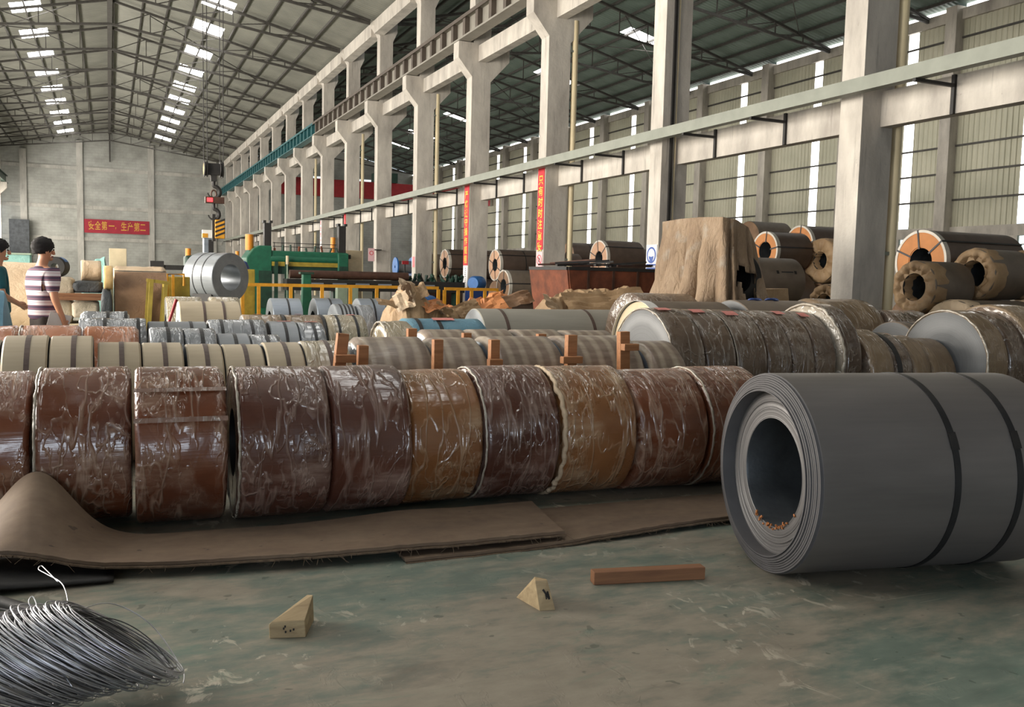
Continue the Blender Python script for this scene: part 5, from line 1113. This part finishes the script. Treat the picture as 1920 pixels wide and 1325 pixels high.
o = heap('blue_tarp', 'blue plastic sheet draped over a stack at the left edge', 'tarpaulin', [(-2.1, 1.16), (-1.6, 1.19), (-1.2, 1.20), (-1.02, 1.17), (-.90, .8)], 11.3, .9, 'tarp_blue', .03, 24, 12, 8)
# yellow trestle, box, pole
t = thing('yellow_trestle', 'yellow steel A-frame trestle right of the large kraft coil', 'trestle', (.62, 15.1, 0))
b = MB()
for n, p, q in (('leg', (-.10, 0, 0), (-.02, 0, 1.30)), ('leg', (.10, 0, .0), (.19, 0, 1.22)), ('leg', (-.12, .5, 0), (-.04, .5, 1.30)), ('leg', (.10, .5, 0), (.19, .5, 1.22))):
    put(n, MB().bar(p, q, .08, .06).mesh(n, M['yellow_dull']), t)
put('crossbar', MB().bar((-.08, 0, 1.28), (.24, 0, 1.24), .06, .05).mesh('crossbar', M['yellow_dull']), t); put('crossbar', MB().bar((-.08, .5, 1.28), (.24, .5, 1.24), .06, .05).mesh('crossbar', M['yellow_dull']), t); put('tie', MB().bar((.19, 0, 1.2), (.19, .5, 1.2), .06, .05).mesh('tie', M['yellow_dull']), t)
t, w2 = box_thing('yellow_cabinet', 'yellow machine cabinet with a yellow hoop rail, left of the standing coil', 'cabinet', .98, 1.42, 18.4, 18.9, 0, 1.32, 'yellow_dull')
b = MB(); b.tube([(-.2, -.12, .9), (-.2, -.12, 1.37), (.1, -.12, 1.37), (.1, -.12, 1.15)], .025, 8); b.build('hoop_rail', M['yellow'], t, 60); put('hoop_post', MB().box(-.12, -.07, -.15, -.1, 0, 1.36).mesh('hoop_post', M['yellow']), t)
b = MB(); b.tube([(0, 0, 0), (.33, .1, 1.05)], .022, 10); o = b.build('red_pole', M['red'], None, 60); o.location = (.50, 12.95, 0); tag(o, 'pinkish red pole leaning against the cream-ended coil', 'pole')
# ================================================================ signs, slogans and banner
def text_mesh(s, size, mat, name='lettering'):
    cu = bpy.data.curves.new(name, 'FONT'); cu.body = s; cu.size = size; cu.align_x = 'CENTER'; cu.align_y = 'CENTER'; cu.extrude = .002; cu.offset = size*.012
    o = bpy.data.objects.new(name, cu); COL.objects.link(o); bpy.context.view_layer.update()
    me = bpy.data.meshes.new_from_object(o.evaluated_get(bpy.context.evaluated_depsgraph_get())); bpy.data.objects.remove(o)
    me.materials.clear(); me.materials.append(M[mat]); return me
M['letter_yellow'] = simple('yellow_lettering', rgb(236, 190, 60), .6, 0, .05); M['banner_red'] = simple('red_banner_cloth', rgb(190, 36, 48), .7, 0, .12, 2); M['banner_dull'] = simple('faded_red_banner_cloth', rgb(150, 34, 50), .7, 0, .15, 1); M['letter_dull'] = simple('faded_yellow_lettering', rgb(196, 150, 62), .7, 0, .08)
M['letter_white'] = simple('white_lettering', rgb(226, 226, 226), .6, 0, .03); M['sign_blue'] = simple('blue_sign_print', rgb(30, 72, 150), .5, 0, .05); M['sign_white'] = simple('white_sign_plate', rgb(222, 220, 222), .5, 0, .04)
M['sign_red'] = simple('red_sign_print', rgb(204, 60, 70), .5, 0, .05); M['sign_pink'] = simple('faded_pink_sign', rgb(222, 180, 184), .6, 0, .06)
RW = Euler((PI/2, 0, -PI/2)).to_matrix().to_4x4()      # plate facing -X, reading towards -Y
def on_col(k, z): return (11.545, YK(k), z)
def plate(name, label, cat, k, z0, z1, w_, mat, group=None):
    o = put(name, MB().box(-.012, 0, -w_/2, w_/2, 0, z1-z0).mesh(name, M[mat]), None, on_col(k, z0)); return tag(o, label, cat, group)
def ch(parent, s, size, y, z, mat='letter_yellow', name='character'):
    o = put(name, text_mesh(s, size, mat, name), parent); o.rotation_euler = (PI/2, 0, -PI/2); o.location = (-.016, y, z); return o
sl = plate('slogan_strip', 'bold red slogan strip with yellow characters above the pink prohibition sign', 'slogan', 2, 2.30, 4.66, .42, 'banner_red', 'red slogan strips on the columns')
for i, s in enumerate('只有时时注意安'): ch(sl, s, .30, 0, 4.30-.322*i-2.30)
sl = plate('slogan_strip', 'narrow red slogan strip with yellow characters beside the two brown coils', 'slogan', 3, 1.86, 4.70, .44, 'banner_red', 'red slogan strips on the columns')
for i, s in enumerate('严格遵守操作规程'): ch(sl, s, .30, 0, 4.31-.323*i-1.86)
pl_ = plate('white_strip', 'white notice strip under the narrow red slogan', 'notice', 3, 1.05, 1.85, .42, 'sign_white')
b = MB()
for i in range(10): b.box(-.016, -.012, -.05+.02*math.sin(i*2.1), .03+.02*math.sin(i*1.3), .06+i*.07, .09+i*.07)
b.build('handwriting', M['strap'], pl_)
sl = plate('slogan_strip', 'far red and white slogan strip above the green machine beam', 'slogan', 7, 3.0, 4.68, .42, 'sign_white', 'red slogan strips on the columns')
for i, s in enumerate('安全生产'): ch(sl, s, .30, 0, 1.45-.36*i, 'sign_red')
sl = plate('slogan_strip', 'far plain orange-red slogan strip beside the right black mast', 'slogan', 6, 2.2, 4.68, .42, 'banner_red', 'red slogan strips on the columns')
for i, s in enumerate('人人有责'): ch(sl, s, .30, 0, 2.1-.45*i, 'label_pink')
p_ = plate('warning_mark', 'small red and white striped mark low on the column above the black scrap', 'sign', 4, 1.80, 2.24, .42, 'sign_white')
for y in (-.13, .03): put('red_bar', MB().box(-.016, -.012, y-.05, y+.07, .0, .44).mesh('red_bar', M['sign_red']), p_)
def ring(r0, r1, n=40):
    b = MB(); vs = [(-.016, r*math.cos(2*PI*k/n), r*math.sin(2*PI*k/n)) for r in (r0, r1) for k in range(n)]; b.add(vs, [(k, (k+1) % n, n+(k+1) % n, n+k) for k in range(n)]); return b
p_ = plate('prohibition_sign', 'faded pink prohibition sign with a red ring under the bold red slogan', 'sign', 2, 1.70, 2.23, .40, 'sign_pink')
o = put('red_ring', ring(.125, .155).mesh('red_ring', M['sign_red']), p_); o.location = (0, 0, .30); b = MB(); b.bar((-.016, .10, .40), (-.016, -.10, .20), .03, .004, up=(1, 0, 0)); b.build('red_slash', M['sign_red'], p_)
b = MB(); b.tube([(-.015, .02, .36), (-.015, -.03, .32), (-.015, .03, .28), (-.015, -.01, .23)], .012, 6); b.build('pictogram', M['strap'], p_); put('caption_bar', MB().box(-.016, -.012, -.16, .16, .03, .09).mesh('caption_bar', M['sign_red']), p_)
p_ = plate('safety_sign', 'white helmet sign with a blue disc on the column beside the tarpaulin heap', 'sign', 1, 1.62, 2.30, .44, 'sign_white')
disc = MB(); disc.add([(-.014, .185*math.cos(2*PI*k/40), .185*math.sin(2*PI*k/40)) for k in range(40)], [tuple(range(40))]); o = put('white_disc', disc.mesh('white_disc', M['sign_white']), p_); o.location = (0, 0, .44)
o = put('blue_ring', ring(.145, .192).mesh('blue_ring', M['sign_blue']), p_); o.location = (0, 0, .44)
b = MB(); b.add([(-.018, .105, .42), (-.018, .09, .36), (-.018, .05, .305), (-.018, 0, .285), (-.018, -.05, .305), (-.018, -.09, .36), (-.018, -.105, .42), (-.018, 0, .40)], [(0, 1, 2, 3, 4, 5, 6, 7)]); b.build('blue_face', M['sign_blue'], p_)
b = MB(); b.add([(-.018, .13*math.cos(a), .435+.12*math.sin(a)) for a in [PI*k/16 for k in range(17)]], [tuple(range(17))]); b.build('helmet', M['letter_white'], p_)
put('caption_panel', MB().box(-.015, -.012, -.20, .20, .10, .235).mesh('caption_panel', M['sign_blue']), p_)
ch(p_, '必须戴安全帽', .062, 0, .168, 'letter_white', 'caption')
put('lower_bar', MB().box(-.015, -.012, -.18, .18, .02, .06).mesh('lower_bar', M['strap']), p_)
o = put('hanging_sign', MB().box(-.15, .15, -.01, .01, 0, .6).mesh('hanging_sign', M['sign_pink']), None, (11.2, 41.2, 2.08)); tag(o, 'small pale pink sign on a bracket beside the cream cabinet', 'sign')
put('bracket', MB().box(-.02, .5, .01, .42, .52, .56).mesh('bracket', M['black']), o); b = MB(); o2 = put('pictogram', MB().lathe([(0, .07), (.004, .07), (.004, .1), (0, .1)], 24, True, M=Matrix.Translation((0, -.012, .38)) @ Matrix.Rotation(PI/2, 4, 'Z')).mesh('pictogram', M['sign_red']), o)
# end-wall banner
bn = put('wall_banner', MB().box(-3.17, 3.17, -.03, 0, 0, 1.42).mesh('wall_banner', M['banner_dull']), None, (.82, YE-.24, 5.14)); tag(bn, 'long red banner with yellow characters on the end wall', 'banner')
for s, x in zip('安全第一，生产第二', (-2.50, -1.87, -1.24, -.55, -.05, .65, 1.28, 1.92, 2.52)):
    o = put('character', text_mesh(s, .98 if s != '，' else .6, 'letter_dull', 'character'), bn); o.rotation_euler = (PI/2, 0, 0); o.scale = (.60, 1, 1); o.location = (x, -.036, .70)
# ================================================================ people
def skin_mesh(name, verts, edges, radii, mat, sub=2, root=0, extra=None):
    me = bpy.data.meshes.new(name); me.from_pydata([tuple(v) for v in verts], edges, []); o = bpy.data.objects.new(name, me); COL.objects.link(o)
    sk = o.modifiers.new('skin', 'SKIN')
    if not me.skin_vertices: 
        bm = bmesh.new(); bm.from_mesh(me); bm.verts.layers.skin.verify(); bm.to_mesh(me); bm.free()
    for i, r in enumerate(radii): me.skin_vertices[0].data[i].radius = (r if isinstance(r, tuple) else (r, r)); me.skin_vertices[0].data[i].use_root = (i == root)
    sk.use_smooth_shade = True; sb = o.modifiers.new('sub', 'SUBSURF'); sb.levels = sub; sb.render_levels = sub
    bpy.context.view_layer.update()
    m2 = bpy.data.meshes.new_from_object(o.evaluated_get(bpy.context.evaluated_depsgraph_get())); bpy.data.objects.remove(o); m2.name = name
    m2.materials.clear(); m2.materials.append(mat); m2.shade_smooth(); return m2
class Sk:
    def __init__(s): s.v = []; s.e = []; s.r = []
    def p(s, co, r, frm=None):
        s.v.append(Vector(co)); s.r.append(r)
        if frm is not None: s.e.append((frm, len(s.v)-1))
        return len(s.v)-1
def arm(S, chest, side, el, wr, bulk=1.0, hand=True, curl=.5):
    """side -1 right, +1 left; el and wr are joint positions"""
    sh = S.p((.0, side*.165, 1.385), .062*bulk, chest); e = S.p(el, .042*bulk, sh); w_ = S.p(wr, .029*bulk, e)
    if hand:
        d = (Vector(wr)-Vector(el)).normalized(); k = S.p(Vector(wr)+d*.055, (.030, .020), w_); fw = Vector((1, 0, 0))
        fw = (fw-d*d.dot(fw)).normalized(); ins = Vector((0, -side, 0))
        for i, (o_, l) in enumerate(((.030, .066), (.010, .074), (-.011, .068), (-.030, .054))):
            a = S.p(Vector(wr)+d*.09+fw*o_, .0105, k); b_ = S.p(S.v[a]+d*l*.5+ins*.012*curl*2, .009, a); S.p(S.v[b_]+d*l*.4*(1-curl)+ins*l*.5*curl, .0075, b_)
        a = S.p(Vector(wr)+d*.035+fw*.036, .011, k); S.p(S.v[a]+d*.04+fw*.016+ins*.012, .009, a)
    return sh
def person(label, loc, face, shirt, trousers, relb, rwr, lelb, lwr, head_turn=0.0, scale=1.0, group=None):
    t = thing('person', label, 'person', loc, face, group); t.scale = (scale,)*3
    S = Sk(); pel = S.p((0, 0, .93), (.115, .150)); sp = S.p((.0, 0, 1.10), (.10, .135), pel); chst = S.p((.0, 0, 1.30), (.115, .155), sp); nk = S.p((-.005, 0, 1.455), .060, chst); n2 = S.p((.015, 0, 1.52), .054, nk)
    # head: chain inside the skull
    h1 = S.p((.035, 0, 1.575), (.078, .066), n2); h2 = S.p((.028, 0, 1.645), (.093, .076), h1); h3 = S.p((.018, 0, 1.705), (.072, .06), h2)
    arm(S, chst, -1, relb, rwr); arm(S, chst, 1, lelb, lwr)
    for s in (-1, 1):
        hp_ = S.p((0, s*.09, .86), .088, pel); kn = S.p((.03, s*.10, .48), .056, hp_); an = S.p((-.01, s*.10, .09), .036, kn); S.p((.13, s*.11, .035), (.035, .03), an)
    me = skin_mesh('body', S.v, S.e, S.r, M['skin']); 
    b = MB(); b.v = [tuple(v.co) for v in me.vertices]; b.f = [tuple(p.vertices) for p in me.polygons]; b.mi = [0]*len(b.f)
    def ell(c, rx, ry, rz, n=10):
        vs = []; fs = []
        for i in range(n+1):
            for k in range(n*2): a = PI*i/n; q = PI*k/n; vs.append((c[0]+rx*math.sin(a)*math.cos(q), c[1]+ry*math.sin(a)*math.sin(q), c[2]+rz*math.cos(a)))
        for i in range(n):
            for k in range(n*2): fs.append((i*n*2+k, i*n*2+(k+1) % (n*2), (i+1)*n*2+(k+1) % (n*2), (i+1)*n*2+k))
        return vs, fs
    for c, r in (((.125, 0, 1.605), (.020, .014, .026)), ((.132, 0, 1.592), (.015, .018, .011)), ((.015, .083, 1.61), (.020, .010, .033)), ((.015, -.083, 1.61), (.020, .010, .033)), ((.085, 0, 1.535), (.034, .036, .022))): b.add(*ell(c, *r))
    body = b.build('body', M['skin'], t, 180)
    for s in (-1, 1):
        q = MB(); q.add(*ell((.112, s*.034, 1.635), .010, .013, .008, 6)); q.build('eye', M['eye'], body, 180)
        q = MB(); q.add(*ell((.112, s*.034, 1.657), .008, .022, .006, 6)); q.build('eyebrow', M['hair'], body, 180)
    q = MB(); q.add(*ell((.112, 0, 1.562), .012, .026, .008, 6)); q.build('mouth', M['lip'], body, 180)
    # hair: cap over the skull, open at the face
    vs, fs = [], []; n, mm = 20, 28
    for i in range(n+1):
        for k in range(mm):
            a = PI*.66*i/n; u = 2*PI*k/mm; front = max(0, math.cos(u)); am = a*(1.10-.42*front**1.2); nz = mnoise.noise(Vector((math.cos(u)*4, math.sin(u)*4, am*5)))*.35+.2*mnoise.noise(Vector((math.cos(u)*11, math.sin(u)*11, am*11)))
            k2 = .99+.42*nz; vs.append((.012+.108*math.sin(am)*math.cos(u)*k2, .088*math.sin(am)*math.sin(u)*k2, 1.660+.100*math.cos(am)*k2))
    for i in range(n):
        for k in range(mm): fs.append((i*mm+k, i*mm+(k+1) % mm, (i+1)*mm+(k+1) % mm, (i+1)*mm+k))
    q = MB(); q.add(vs, fs); o = q.build('hair', M['hair'], body, 180); z = o.modifiers.new('thick', 'SOLIDIFY'); z.thickness = .012
    # shirt
    S = Sk(); a0 = S.p((0, 0, .865), (.150, .192)); a0 = S.p((0, 0, .95), (.148, .190), a0); a1 = S.p((.0, 0, 1.10), (.135, .178), a0); a2 = S.p((.0, 0, 1.28), (.138, .182), a1); a3 = S.p((-.005, 0, 1.425), (.085, .10), a2); S.p((.0, 0, 1.465), .072, a3)
    for s, e in ((-1, relb), (1, lelb)):
        sh = S.p((.0, s*.165, 1.375), .082, a2); v = Vector((0, s*.165, 1.375)).lerp(Vector(e), .86); S.p(v, .068, sh)
    put('shirt', skin_mesh('shirt', S.v, S.e, S.r, shirt), t)
    S = Sk(); a0 = S.p((0, 0, 1.03), (.122, .150)); a1 = S.p((0, 0, .88), (.132, .170), a0)
    for s in (-1, 1):
        h_ = S.p((0, s*.095, .80), .100, a1); k_ = S.p((.03, s*.10, .48), .075, h_); S.p((-.005, s*.10, .10), .062, k_)
    put('trousers', skin_mesh('trousers', S.v, S.e, S.r, trousers), t)
    for s in (-1, 1):
        q = MB(); q.add(*ell((.05, s*.105, .045), .135, .052, .045, 10)); q.build('shoe', M['black'], t, 180)
    return t
pm_ = person('person in a red, white and grey striped T-shirt seen from behind, holding a white paper', (-.66, 10.9, 0), .55, M['shirt'], M['trousers'], (-.01, -.255, 1.12), (.07, -.27, .90), (.0, .25, 1.12), (.08, .25, .90))
pp = put('paper_sheet', MB().box(-.11, .11, -.001, .001, -.15, .0).mesh('paper_sheet', M['paper_white']), None, (-.475, 10.70, .955), (.1, .25, .35)); tag(pp, 'white paper sheet held low by the person in the striped T-shirt', 'paper')
person('person in a dark teal T-shirt at the left edge of the picture', (-1.19, 12.0, 0), .15, M['teal_shirt'], M['jeans'], (.03, -.25, 1.12), (.19, -.16, 1.02), (.03, .25, 1.12), (.2, .15, 1.02), group=None)
